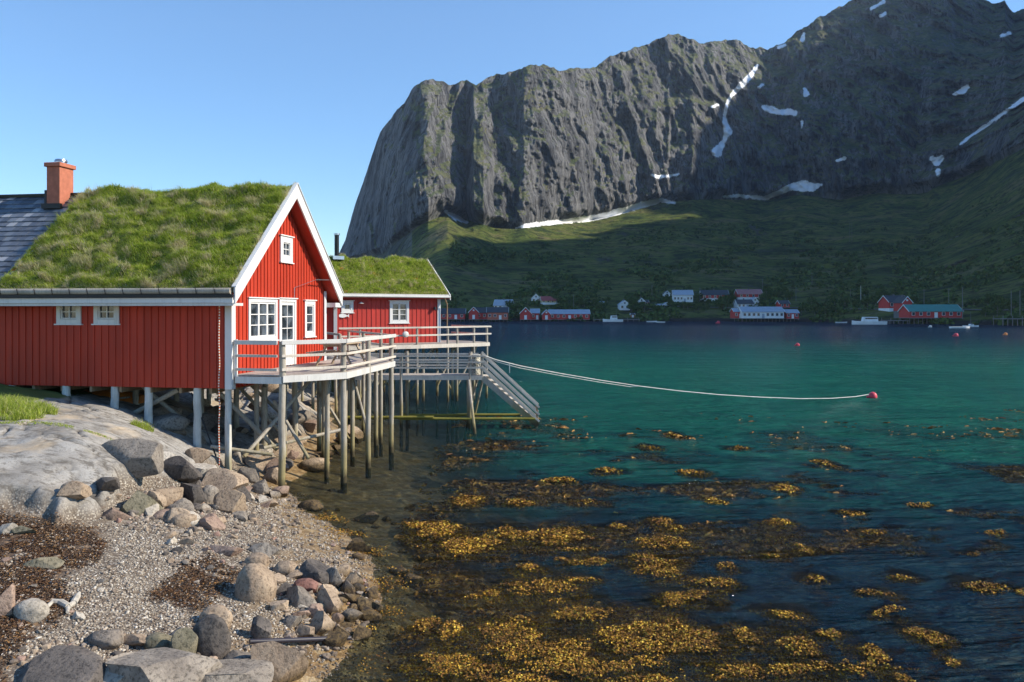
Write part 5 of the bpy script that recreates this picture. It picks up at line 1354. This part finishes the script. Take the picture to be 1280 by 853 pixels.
# dry wrack and living rockweed
def fronds(name, P, size, mat, label, cat, tilt=.6, length=1.6):
    n_ = len(P); a = rg_.uniform(0, 6.283, n_)
    d = np.stack([np.cos(a), np.sin(a), rg_.normal(0, tilt, n_)], -1); d /= np.linalg.norm(d, axis=1)[:, None]
    up = rg_.normal(0, .5, (n_, 3)) + [0, 0, 1]; s = np.cross(d, up); s /= np.linalg.norm(s, axis=1)[:, None]; nn = np.cross(s, d)
    l = size[:, None]*length; w_ = size[:, None]*.5; b = nn*size[:, None]*.25
    V = np.stack([P-d*l*.5, P-d*l*.2+s*w_+b, P+d*l*.3+s*w_*.9+b, P+d*l*.5, P+d*l*.3-s*w_*.9+b, P-d*l*.2-s*w_+b], 1)
    F = np.arange(n_)[:, None]*6
    o = mesh_np(name, V.reshape(-1, 3), [F+np.array([[0,1,2,3]]), F+np.array([[0,3,4,5]])], mat, None, False)
    return tag(o, label, cat, None, 'stuff')
def mat_weed(name, stops, rough=.35):
    m, n, out = newmat(name); isl = N(n, 'ShaderNodeNewGeometry').outputs['Random Per Island']
    col = ramp(n, isl, stops); col = mix(n, ramp(n, noise(n, wpos(n), 1.6, 3), [(.35, .55), (.6, 0)]), col, (.10,.045,.02))
    pbsdf(n, out, col, rough, None, .2); return m
M['weed'] = mat_weed('rockweed', [(0, (.09,.04,.012)), (.35, (.28,.13,.025)), (.7, (.50,.27,.033)), (.92, (.66,.42,.05)), (1, (.78,.58,.10))], .7)
M['weed2'] = mat_weed('rockweed_under', [(0, (.12,.055,.02)), (.4, (.34,.165,.045)), (.8, (.52,.28,.08)), (1, (.62,.38,.11))], .8)
M['wrack'] = mat_weed('dry_wrack', [(0, (.022,.016,.014)), (.45, (.065,.042,.030)), (.72, (.16,.09,.045)), (.88, (.34,.18,.06)), (.95, (.4,.34,.28)), (1, (.6,.54,.46))], .6)
def wfield(x, y):
    xs_, ys_ = x + .35*fbm(x*1.1, y*1.1, seed=403), y + .5*fbm(x*.9, y*.9, seed=404)
    q = weed(xs_, ys_)                      # >0 inside a mat
    st = fbm(x*.9 + y*.5, y*2.4 - x*.6, seed=405, octv=4)
    near = sstep(15.5, 11.5, y + .12*x)*sstep(-2.2, -.6, x)*sstep(7.5, 4.5, x)
    return np.maximum(q*1.1, near*.62 - .34) + .55*st + .35*fbm(x*5, y*6, seed=402)
c = 420000; y = 9.0 + 24*rg_.random(c)**2.0; x = rg_.uniform(-.22, .72, c)*y
x = np.where(x < -2.6, -2.6 + rg_.random(c)*2, x)
wf = wfield(x, y)
keep = (wf > .0) & (ground(x, y) < -.08) & (rg_.random(c) < np.interp(y, [9, 14, 20, 33], [1, 1, .9, .7]))
x, y, wf = x[keep], y[keep], wf[keep]; print('weed', len(x))
sz = np.interp(y, [9, 14, 20, 33], [.018, .022, .034, .06])*rg_.uniform(.6, 1.5, len(x))
emer = sstep(.25, .7, wf + .25*fbm(x*2.2, y*2.2, seed=407))
z = -.05 + .07*emer + rg_.uniform(-.03, .03, len(x))
fronds('rockweed', np.stack([x, y, z], -1), sz, M['weed'], 'golden brown rockweed floating in ragged mats on the shallow water', 'seaweed', .3)
c = 160000; y = 9.5 + 33*rg_.random(c)**1.5; x = rg_.uniform(-.16, .66, c)*y
sb = subweed(x, y); keep = (sb > rg_.uniform(.05, .6, c)) & (ground(x, y) < -.2); x, y = x[keep], y[keep]
sz = np.interp(y, [9, 14, 20, 40], [.03, .04, .07, .16])*rg_.uniform(.6, 1.5, len(x))
fronds('submerged_weed', np.stack([x, y, -.04 - .12*rg_.random(len(x)) - .1*(fbm(x*2, y*2, seed=409)+.3)], -1), sz, M['weed2'], 'brown weed beds showing just under the water surface', 'seaweed', .25, 2.2)
# weed on the shore stones at the water edge
c = 5000; y = 10.2+10*rg_.random(c); x = np.interp(y, [9.8, 12.2, 13.5, 15.15, 17.2, 20, 23.8], [-2.6, -2.44, -2.3, -2.5, -3.4, -5.0, -6.7]) + rg_.normal(.12, .25, c)
keep = fbm(x*1.5, y*1.5, seed=411) > .12; x, y = x[keep], y[keep]
fronds('shore_seaweed', np.stack([x, y, np.maximum(ground(x, y), 0)+.02], -1), rg_.uniform(.012, .026, len(x)), M['weed'], 'thin line of yellow brown seaweed clinging to the waterline stones', 'seaweed')
c = 120000; x = rg_.uniform(-10.5, -4.6, c); y = rg_.uniform(9.2, 15.6, c)
wrm = sstep(-.15, .25, fbm(x*.8, y*.8, seed=51) + .9*(1-sstep(-7.2, -6.1, x + .28*(y-12))) - .22)*(1-sstep(14.3, 15.0, y + .4*fbm(x, y, seed=52)))*(1-rockmask(x, y))
keep = (wrm > rg_.uniform(.15, 1, c)) & (x > -.66*y) & (fbm(x*3, y*3, seed=420) > -.35); x, y = x[keep], y[keep]
fronds('dry_seaweed', np.stack([x, y, ground(x, y)+.012+.02*rg_.random(len(x))], -1), rg_.uniform(.008, .022, len(x)), M['wrack'], 'dark brown dried seaweed covering the upper beach', 'seaweed', .35, 2.4)
# grass on the bedrock
def grass_patch(name, cx_, cy_, rx, ry, cnt, ln, label):
    t = rg_.uniform(0, 6.283, cnt); q = np.sqrt(rg_.random(cnt)); x = cx_+rx*q*np.cos(t); y = cy_+ry*q*np.sin(t)
    k = fbm(x*2, y*2, seed=430) > -.3; x, y, q = x[k], y[k], q[k]; n_ = len(x)
    lean = np.stack([rg_.normal(0, .5, n_), rg_.normal(0, .5, n_), np.full(n_, -.3)], -1)
    o = blades(name, np.stack([x, y, ground(x, y)-.01], -1), np.tile([0, 0, 1.0], (n_, 1)), lean, rg_.uniform(*ln, n_)*(1.2-.6*q), rg_.uniform(.008, .016, n_), (rg_.random(n_) < .25)*rg_.random(n_)*.8, rg_, M['blades'])
    tag(o, label, 'grass', None, 'stuff')
gx, gy, _ = hit(8, 522); grass_patch('grass', gx-.5, gy+.3, 1.4, 1.2, 14000, (.15, .5), 'bright green grass tuft on the bedrock at the left edge')
gx, gy, _ = hit(178, 536); grass_patch('grass', gx, gy, .28, .25, 900, (.10, .28), 'small green grass tuft on bedrock beside a white pile')
for (a_, b_) in ((30, 556), (75, 552), (100, 545), (10, 560), (60, 558)):
    pass
gx, gy, _ = hit(60, 530); grass_patch('grass', gx, gy, 2.0, .12, 1500, (.03, .09), 'thin line of low grass in a crack of the bedrock')
# black pipe and driftwood
a = hit(312, 812); b = hit(436, 808)
tag(MB().cyl((a[0], a[1], a[2]+.10), (b[0]+.02, b[1], max(b[2], 0)+.10), .035, .035, 12, 0, 1).build('pipe', M['plastic_dark'], smooth=True), 'straight black plastic pipe lying across stones at the waterline', 'pipe')
M['bleached'] = mat_plain('bleached_wood', (.55, .50, .42), .85, var=.4, sc_=14)
pp = [hit(*q) for q in ((58, 764), (66, 758), (76, 760), (85, 764), (92, 760), (97, 752), (99, 748))]
mb = MB()
for i in range(len(pp)-1):
    r0 = [.03, .045, .05, .04, .05, .03, .02][i]; p0, p1 = pp[i], pp[i+1]
    mb.cyl((p0[0], p0[1], p0[2]+.04), (p1[0], p1[1], p1[2]+.045), r0, r0*.9, 8, 0, 1)
mb.cyl((pp[3][0], pp[3][1], pp[3][2]+.03), (pp[3][0]+.08, pp[3][1]-.16, pp[3][2]+.02), .035, .02, 8)
tag(mb.build('driftwood', M['bleached'], smooth=True), 'bleached white piece of driftwood on dark seaweed', 'driftwood')
# ================================================================== FAR VILLAGE
VM = {}
def vm(key, col, rough=.7):
    if key not in VM: VM[key] = mat_plain('far_'+key, col, rough, var=.15, sc_=.6)
    return VM[key]
vm('white', (.86,.86,.84)); vm('red', (.58,.05,.04)); vm('brick', (.55,.14,.08)); vm('roof_dark', (.05,.055,.065)); vm('roof_grey', (.36,.41,.48)); vm('roof_pink', (.40,.17,.16))
vm('roof_green', (.06,.24,.20)); vm('yellow', (.60,.48,.22)); vm('stone', (.16,.155,.15)); vm('wood', (.22,.20,.18)); vm('roof_red', (.36,.08,.07))
def house(label, px, py, wpx, wall_px, roof_px, depth, wall, roof, yaw=0, D=None, z=None, gable=False, wins=3, doors=1, piles=0, name='house', cat='house', base=None, hmul=1.0, group=None):
    if D is None: x, y, zz = far_at(px, py)
    else: y = D; x = (px-640)/FP*y; zz = HC+(HZ-py)/FP*y
    if z is not None: zz = z
    Wm, H, RH = wpx/FP*y, wall_px/FP*y, roof_px/FP*y; dp = depth
    root = empty(name, (x, y, zz), R(yaw), label, cat, group)
    hw = Wm/2
    mb = MB().box(-hw, 0, 0, hw, dp, H)
    ov = .35
    if gable:   # ridge runs away from the viewer, gable faces the water
        mb.extr([(-hw, .0, H+.0), (hw, .0, H), (0, .0, H+RH)], (0, dp, 0))
        rf = MB()
        for s in (-1, 1):
            rf.extr([(s*(hw+ov), -ov, H-ov*RH/hw+.02), (0, -ov, H+RH+.02), (0, -ov, H+RH+.22), (s*(hw+ov), -ov, H-ov*RH/hw+.22)], (0, dp+2*ov, 0))
        trs = [MB()]; tr = trs[0]
        for s in (-1, 1): tr.extr([(s*(hw+ov), -ov-.12, H-ov*RH/hw-.15), (0, -ov-.12, H+RH-.15), (0, -ov-.12, H+RH+.24), (s*(hw+ov), -ov-.12, H-ov*RH/hw+.24)], (0, .1, 0))
    else:
        mb.extr([(-hw, 0, H), (-hw, dp, H), (-hw, dp/2, H+RH)], (2*hw, 0, 0))
        rf = MB()
        for s in (0, 1):
            a = (-ov, H-ov*RH/(dp/2)) if not s else (dp+ov, H-ov*RH/(dp/2))
            rf.extr([(-hw-ov, a[0], a[1]+.02), (-hw-ov, dp/2, H+RH+.02), (-hw-ov, dp/2, H+RH+.24), (-hw-ov, a[0], a[1]+.24)], (2*hw+2*ov, 0, 0))
        trs = []
        for e in (-hw-ov-.1, hw+ov):
            tr = MB(); trs.append(tr)
            for a in ((-ov, H-ov*RH/(dp/2)), (dp+ov, H-ov*RH/(dp/2))):
                tr.extr([(e, a[0], a[1]-.1), (e, dp/2, H+RH-.1), (e, dp/2, H+RH+.26), (e, a[0], a[1]+.26)], (.1, 0, 0))
    mb.build('wall', VM[wall], root); ro_ = rf.build('roof', VM[roof], root); [t_.build('trim', VM['white'], ro_) for t_ in trs]
    if base: MB().box(-hw-.03, -.03, -1.5, hw+.03, dp, H*base).build('base_storey', VM['white'], root)
    elif not piles: MB().box(-hw+.05, .05, -3, hw-.05, dp-.05, 0.0).build('foundation', VM['stone'], root)
    tc = 'white' if wall != 'white' else 'roof_dark'
    slots = wins+doors; ws = min(1.1, Wm/slots*.45)
    for k in range(slots):
        xx = -hw + Wm*(k+.5)/slots
        isd = doors and k == slots//2
        z0_, z1_ = (0.02, min(2.1, H*.8)) if isd else (H*.38, min(H*.38+1.25, H*.88))
        if base and not isd: z0_, z1_ = H*.56, H*.92
        f = MB().box(xx-ws/2-.12, -.09, z0_-.1 if not isd else z0_, xx+ws/2+.12, -.032, z1_+.12).build('door' if isd else 'window', VM['white'] if wall != 'white' else VM['roof_grey'], root)
        if not isd: MB().box(xx-ws/2, -.12, z0_, xx+ws/2, -.092, z1_).build('pane', M['glass'], f)
    if gable and RH > 1.5: MB().box(-.4, -.08, H+RH*.2, .4, -.01, H+RH*.2+.8).build('window', VM['white'] if wall != 'white' else VM['roof_dark'], root)
    if piles:
        for k in range(piles):
            xx = -hw+.2 + (Wm-.4)*k/(piles-1); MB().cyl((xx, .3, -zz-1), (xx, .3, .02), .15, .15, 6).build('pile', VM['wood'], root)
        MB().box(-hw-.1, -1.2, -.25, hw+.1, dp, -.003).build('quay_deck', VM['wood'], root)
    if roof != 'roof_green' and wpx < 60 and H > 2.4 and not piles:
        MB().box(-.35, dp/2-.3, H+RH-.5, .35, dp/2+.3, H+RH+.9).build('chimney', VM['stone'], ro_)
    return root
house('dark roofed red boathouse on stilts, leftmost on the far shore', 566, 400, 30, 7, 6, 7, 'red', 'roof_dark', D=417, z=1.2, piles=7, wins=3, name='boathouse', cat='boathouse')
house('red boathouse whose white door gable faces the water near the far left', 592, 400, 12, 9, 6, 10, 'red', 'roof_dark', D=415, z=1.2, gable=True, piles=4, wins=0, name='boathouse', cat='boathouse')
house('red shed with two white windows between gabled boathouse and brick warehouse', 602, 400, 14, 8, 6, 9, 'red', 'roof_dark', D=418, z=1.2, piles=4, wins=2, doors=0, name='boathouse', cat='boathouse')
house('brick red warehouse under a dark roof on the far left shore', 622, 400, 26, 9, 6, 9, 'brick', 'roof_dark', D=416, z=1.0, piles=6, wins=3, name='warehouse', cat='warehouse')
house('white house with grey roof rising behind the brick warehouse', 628, 388, 22, 6, 7, 7, 'white', 'roof_grey', yaw=-12, wins=3)
house('red boathouse with big white door, gable on, right of the brick warehouse', 657, 400, 14, 8, 7, 9, 'red', 'roof_grey', D=417, z=1.0, gable=True, piles=4, wins=0, name='boathouse', cat='boathouse')
house('small red shed with pale roof joined to the white doored boathouse', 669, 400, 10, 8, 5, 7, 'red', 'roof_grey', D=420, z=1.0, piles=3, wins=1, name='boathouse', cat='boathouse')
house('yellow and white house with red roof on the slope above the boathouses', 688, 381, 22, 5, 5, 7, 'yellow', 'roof_red', yaw=8, base=.5, wins=4, doors=0)
house('narrow red roofed white house left of the yellow house', 670, 379, 11, 6, 5, 7, 'white', 'roof_red', gable=True, wins=2, doors=0)
house('long red boathouse with pale grey roof and white doors', 712, 400, 50, 7, 5, 9, 'red', 'roof_grey', D=418, z=1.0, piles=10, wins=6, name='boathouse', cat='boathouse')
house('little gabled red boathouse at the left end of the long grey roofed one', 683, 400, 10, 7, 5, 10, 'red', 'roof_grey', D=415, z=1.0, gable=True, piles=3, wins=0, name='boathouse', cat='boathouse')
house('tiny pale cabin alone on the grass behind the long boathouse', 751, 384, 8, 4, 2.5, 4, 'white', 'roof_grey', wins=2, doors=0)
house('white two storey house with gable to the water behind the white fishing boat', 781, 388, 13, 7, 5, 8, 'white', 'roof_grey', gable=True, wins=2, doors=0)
house('white house with red side annex on the slope', 802, 383, 9, 6, 4, 6, 'white', 'roof_dark', gable=True, wins=1)
house('small red annex beside a white house on the slope', 808, 383, 5, 5, 2.5, 5, 'red', 'roof_dark', wins=1, doors=0, name='shed', cat='shed')
house('small white garage beside the road, below the little white house', 834, 385, 8, 4, 2.5, 6, 'white', 'roof_grey', gable=True, wins=0, name='garage', cat='garage')
house('little white house with dark roof high above the white garage', 834, 371, 7, 4, 3, 6, 'white', 'roof_dark', gable=True, wins=1, doors=0)
house('low white shed left of the white garage', 824, 385, 7, 3, 1.5, 5, 'white', 'roof_grey', wins=1, doors=0, name='shed', cat='shed')
house('large white house with pale grey roof and many windows on the slope', 854, 378, 24, 9, 6, 9, 'white', 'roof_grey', yaw=-6, wins=5)
house('long red house on white lower storey with dark roof', 894, 377, 33, 8, 6, 9, 'red', 'roof_dark', yaw=-4, base=.48, wins=5, doors=0)
house('red house with pink roof and white lower storey highest on the slope', 938, 375, 30, 7, 6, 9, 'red', 'roof_pink', base=.45, wins=4, doors=0)
house('white house with dark roof just behind the white waterfront warehouse', 932, 386, 20, 6, 5, 8, 'white', 'roof_dark', wins=3)
house('narrow white gabled house right behind the long white warehouse', 944, 383, 8, 6, 5, 8, 'white', 'roof_grey', gable=True, wins=2, doors=0)
house('long white warehouse with blue grey roof standing on piles', 954, 398, 52, 8, 6, 10, 'white', 'roof_grey', D=401, z=1.8, piles=12, wins=8, name='warehouse', cat='warehouse')
house('brown red shed at the left end of the white warehouse', 923, 398, 10, 8, 4, 8, 'red', 'roof_grey', D=405, z=1.8, piles=3, wins=1, name='shed', cat='shed')
house('red house behind the right end of the white warehouse', 981, 385, 12, 5, 4, 7, 'red', 'roof_dark', wins=2, doors=0)
house('red shed right of the white warehouse with pale windows', 991, 397, 15, 7, 4, 7, 'red', 'roof_grey', D=402, z=1.6, piles=4, wins=2, name='shed', cat='shed')
house('tall red house with white gables and veranda behind the green roofed boathouse', 1124, 389, 26, 11, 8, 9, 'red', 'roof_dark', base=.3, wins=4, doors=0, yaw=6)
house('cross gable of the tall red house left of the green roof', 1134, 389, 12, 11, 7, 8, 'red', 'roof_dark', D=338, gable=True, wins=1, doors=0)
house('red boathouse with long green roof on piles at the right', 1170, 396, 66, 8, 8, 9, 'red', 'roof_green', D=326, z=2.6, piles=13, wins=6, name='boathouse', cat='boathouse')
# piers
def far_pier(label, px0, px1, D, z=2.2, n_=8, wd_=3.0):
    x0, x1 = (px0-640)/FP*D, (px1-640)/FP*D; o = empty('jetty', (x0, D, z), 0, label, 'jetty')
    MB().box(0, 0, -.3, x1-x0, wd_, 0).build('deck', VM['wood'], o)
    for k in range(n_):
        xx = .3+(x1-x0-.6)*k/(n_-1)
        MB().cyl((xx, .2, -z-2), (xx, .2, .01), .16, .16, 6).build('pile', VM['wood'], o)
        if k % 2 == 0: MB().cyl((xx, wd_-.2, -z-2), (xx, wd_-.2, .9), .14, .14, 6).build('pile', VM['wood'], o)
far_pier('dark wooden jetty on thick piles at the right edge of the bay', 1253, 1310, 288, 2.6, 10, 6)
far_pier('low grey jetty beside the cabin cruiser', 1105, 1136, 326, 1.6, 6, 3)
far_pier('low jetty behind the white fishing boat', 742, 800, 414, 1.2, 9, 3)
# poles
for i, (px, py, h_, lab) in enumerate([(1076,378,9,'light wooden pole standing on the grass left of the red veranda house'), (1063,372,5,'short pole on the slope left of the light wooden pole'), (875,376,8,'power pole left of the long red house'), (953,373,12,'power pole above the pink roofed house'),
        (995,377,8,'power pole above the red shed by the white warehouse'), (815,372,8,'power pole between the white houses on the slope'), (717,386,8,'power pole behind the long grey roofed boathouse'), (1155,382,8,'power pole behind the left part of the green roof'),
        (1186,382,8,'power pole behind the right part of the green roof'), (1203,392,14,'tall pale pole at the right end of the green roofed boathouse'), (1264,395,12,'mast like pole on the jetty at the right edge'), (1275,395,12,'rightmost pole by the jetty at the right edge'), (1062,303,22,'twin power pylon poles high on the grass slope'), (1015,355,8,'power pole on the open slope right of the houses')]):
    if px > 1250 or px == 1203: x, y, z = (px-640)/FP*300, 300, 1.0; 
    else: x, y, z = far_at(px, py)
    if px == 1203: x, y = (px-640)/FP*323, 323
    o = empty('utility_pole', (x, y, z-.5), 0, lab, 'pole')
    MB().cyl((0, 0, 0), (0, 0, h_+.5), .16, .12, 6).build('shaft', VM['wood'] if i else M['rope_white'], o)
    if i in (2, 3, 4, 5, 6, 7, 8, 12, 13): MB().box(-.9, -.06, h_-.2, .9, .06, h_-.05).build('crossarm', VM['wood'], o)
    if i == 12: MB().cyl((2.4, 0, 0), (2.4, 0, h_+.5), .16, .12, 6).box(0, -.08, h_-.6, 2.4, .08, h_-.4).build('shaft', VM['wood'], o)
# boats
def hullmesh(L_, B_, H_):
    st = [(-.5, .80, .0), (-.3, .96, 0), (0, 1, 0), (.25, .78, .04), (.42, .35, .14), (.5, .02, .28)]; V = []; 
    for t, b, up in st:
        x = t*L_; hw = b*B_/2
        V += [(x, -hw, H_*(1+up)), (x, -hw*.8, 0), (x, 0, -.25), (x, hw*.8, 0), (x, hw, H_*(1+up))]
    F = [(i*5+k, (i+1)*5+k, (i+1)*5+k+1, i*5+k+1) for i in range(5) for k in range(4)] + [(0,1,2,3,4)] + [(i*5+4, (i+1)*5+4, (i+1)*5, i*5) for i in range(5)]
    return MB().add(V, [tuple(reversed(f)) for f in F])
def boat(label, px, py, L_, B_, H_, yaw, cabin_=None, mast=0, hull='white', name='motor_boat'):
    x, y, _ = W(px, py, 0); o = empty(name, (x, y, 0), R(yaw), label, 'boat')
    hullmesh(L_, B_, H_).build('hull', VM[hull], o)
    if cabin_:
        a, b, h_ = cabin_
        MB().extr([(a, -B_*.32, H_*.95), (b, -B_*.32, H_*.95), (b-.25*h_, -B_*.32, H_+h_), (a+.1*h_, -B_*.32, H_+h_)][::-1], (0, B_*.64, 0)).build('wheelhouse', VM['white'], o)
        MB().box(a+.3, -B_*.325, H_+h_*.5, b-.5*h_, B_*.325, H_+h_*.8).build('window', M['glass'], o)
    if mast: MB().cyl((a+.4, 0, H_+cabin_[2]-.1), (a+.4, 0, H_+cabin_[2]+mast), .07, .04, 6).build('mast', VM['wood'], o)
boat('white cabin cruiser moored left of the red veranda house', 1086, 406, 13, 3.6, 1.3, 176, (-3.2, 2.6, 1.7), 1.5)
boat('white fishing boat with wheelhouse moored below the white gabled house', 766, 402.5, 10, 3.2, 1.2, 180, (-2.2, 1.4, 1.9), 3.0, name='fishing_boat')
boat('small white open boat lying off the right end of the green roofed boathouse', 1200, 410.5, 6, 2, .5, 2)
boat('small dark and white sailing dinghy right of the small open boat', 1214, 409, 5, 1.8, .5, 0, (-.6, .6, .5), 4)
boat('small pale boat by the rocks right of the orange hut', 815, 403, 5, 1.8, .6, 10)
boat('low white skiff left of the cabin cruiser', 1052, 404, 5, 1.8, .5, 0)
boat('little white dinghy right of the pale boat by the rocks', 826, 403.5, 4, 1.6, .5, 170)
house('tiny orange hut on the shore behind the fishing boat', 791, 397, 4, 3.5, 1.5, 2.5, 'brick', 'roof_dark', D=425, wins=0, name='hut', cat='hut')
# trees: bushy birches round the houses
m, n, out = newmat('far_leaves'); isl = N(n, 'ShaderNodeNewGeometry').outputs['Random Per Island']
col = ramp(n, isl, [(0, (.02,.045,.01)), (.6, (.06,.105,.022)), (1, (.12,.16,.04))]); pbsdf(n, out, col, .8, None, .2); M['leaves'] = m
def crown_mesh(seed):
    r = np.random.default_rng(seed); n_ = 420
    lob = r.normal(0, .32, (6, 3)) * [1, 1, .8] + [0, 0, 1.0]; idx = r.integers(0, 6, n_)
    d = r.normal(0, 1, (n_, 3)); d /= np.linalg.norm(d, axis=1)[:, None]
    P = lob[idx] + d*r.uniform(.2, .48, (n_, 1))
    a = r.normal(0, 1, (n_, 3)); a /= np.linalg.norm(a, axis=1)[:, None]; b = np.cross(a, r.normal(0, 1, (n_, 3))); b /= np.linalg.norm(b, axis=1)[:, None]
    s = r.uniform(.05, .13, (n_, 1)); V = np.stack([P-a*s, P+b*s, P+a*s, P-b*s], 1).reshape(-1, 3)
    F = np.arange(n_*4).reshape(-1, 4); o = mesh_np('crown', V, F, M['leaves'], None, False); return o
protos = []
for k in range(3):
    root = empty('birch_tree', (0, 0, 0), 0, 'placeholder tree', 'tree'); c = crown_mesh(70+k); c.parent = root
    MB().cyl((0, 0, -.3), (0.05, 0, 1.0), .05, .03, 6).cyl((.03, 0, .6), (.3, .1, 1.1), .025, .012, 5).cyl((.02, 0, .5), (-.25, -.1, 1.0), .025, .012, 5).build('trunk', VM['wood'], root); protos.append(root)
first = [True]*3
TREES = []
rt = random.Random(4)
for cx_, cy_, rx, ry, n_, lab, grp in ((645,392,14,5,7,'dark bushy birch among the far left boathouses','birches by the left boathouses'), (728,384,34,6,14,'dark birch on the slope behind the long boathouse','birches behind the long boathouse'),
      (812,386,30,7,14,'dark birch by the white houses on the slope','birches round the white slope houses'), (880,384,30,8,16,'dark birch below the long red house','birches below the long red house'),
      (912,374,8,5,6,'dark birch between the red and the pink roofed house','birches between the two upper houses'), (975,372,24,6,10,'dark birch right of the pink roofed house','birches right of the pink roofed house'),
      (1030,388,30,8,10,'low birch on the shore between the two groups of houses','birches on the empty shore'), (1100,380,30,8,10,'dark birch by the red veranda house','birches by the red veranda house'), (1235,388,35,8,10,'low birch on the right hand shore','birches on the right hand shore')):
    for k in range(n_):
        px = cx_+rt.uniform(-rx, rx); py = cy_+rt.uniform(-ry, ry); x, y, z = far_at(px, min(py, 396)); i = rt.randrange(3)
        if first[i]: o = protos[i]; first[i] = False
        else: o = copy_tree(protos[i])
        s = rt.uniform(2.0, 4.2); o.location = (x, y, z-.2); o.scale = (s, s, s*rt.uniform(.8, 1.15)); o.rotation_euler = (0, 0, rt.uniform(0, 6.3))
        o['label'] = lab; o['group'] = grp
# scrub on the slopes: one mass of low bushes
rs_ = np.random.default_rng(8); nb = 5200
spx = rs_.uniform(560, 1290, nb); sw2 = rs_.random(nb)**1.7*.75; Dd, yy2 = slope_pt(spx, sw2)
clump = fbm(spx*.03, sw2*9, seed=150, octv=4); k_ = clump > -.02; spx, Dd, yy2 = spx[k_], Dd[k_], yy2[k_]
P = np.stack([(spx-640)/FP*Dd, Dd, HC+(HZ-yy2)/FP*Dd], -1); s_ = rs_.uniform(1.2, 3.4, len(P))*np.interp(Dd, [300, 900], [.8, 1.3])
nq = 14; dd = rs_.normal(0, 1, (len(P), nq, 3)); dd /= np.linalg.norm(dd, axis=2, keepdims=True); C_ = P[:, None] + dd*s_[:, None, None]*[.8, .8, .5] + np.array([0, 0, .3])
a_ = rs_.normal(0, 1, C_.shape); a_ /= np.linalg.norm(a_, axis=2, keepdims=True); b_ = np.cross(a_, rs_.normal(0, 1, C_.shape)); b_ /= np.linalg.norm(b_, axis=2, keepdims=True)
q_ = s_[:, None, None]*.38; V = np.stack([C_-a_*q_, C_+b_*q_, C_+a_*q_, C_-b_*q_], 2).reshape(-1, 3)
tag(mesh_np('scrub', V, np.arange(len(V)).reshape(-1, 4), M['leaves'], None, False), 'low green birch scrub scattered over the far slopes', 'scrub', None, 'stuff')
# road along the slope
rd = []
for px in range(780, 1290, 6):
    x, y, z = far_at(px, np.interp(px, [780, 850, 900, 1000, 1100, 1290], [390, 384, 386, 386, 388, 389])); rd.append((x, y, z+.6))
V = []; 
for p in rd: V += [(p[0], p[1]-2.2, p[2]-.3), (p[0], p[1]-2.2, p[2]), (p[0], p[1]+2.2, p[2]+.05), (p[0], p[1]+2.6, p[2]-.6)]
V = np.array(V); ro = mesh_np('road', V, grid_faces(len(rd), 4)[:, ::-1], VM['stone'], None, False); tag(ro, kind='structure')
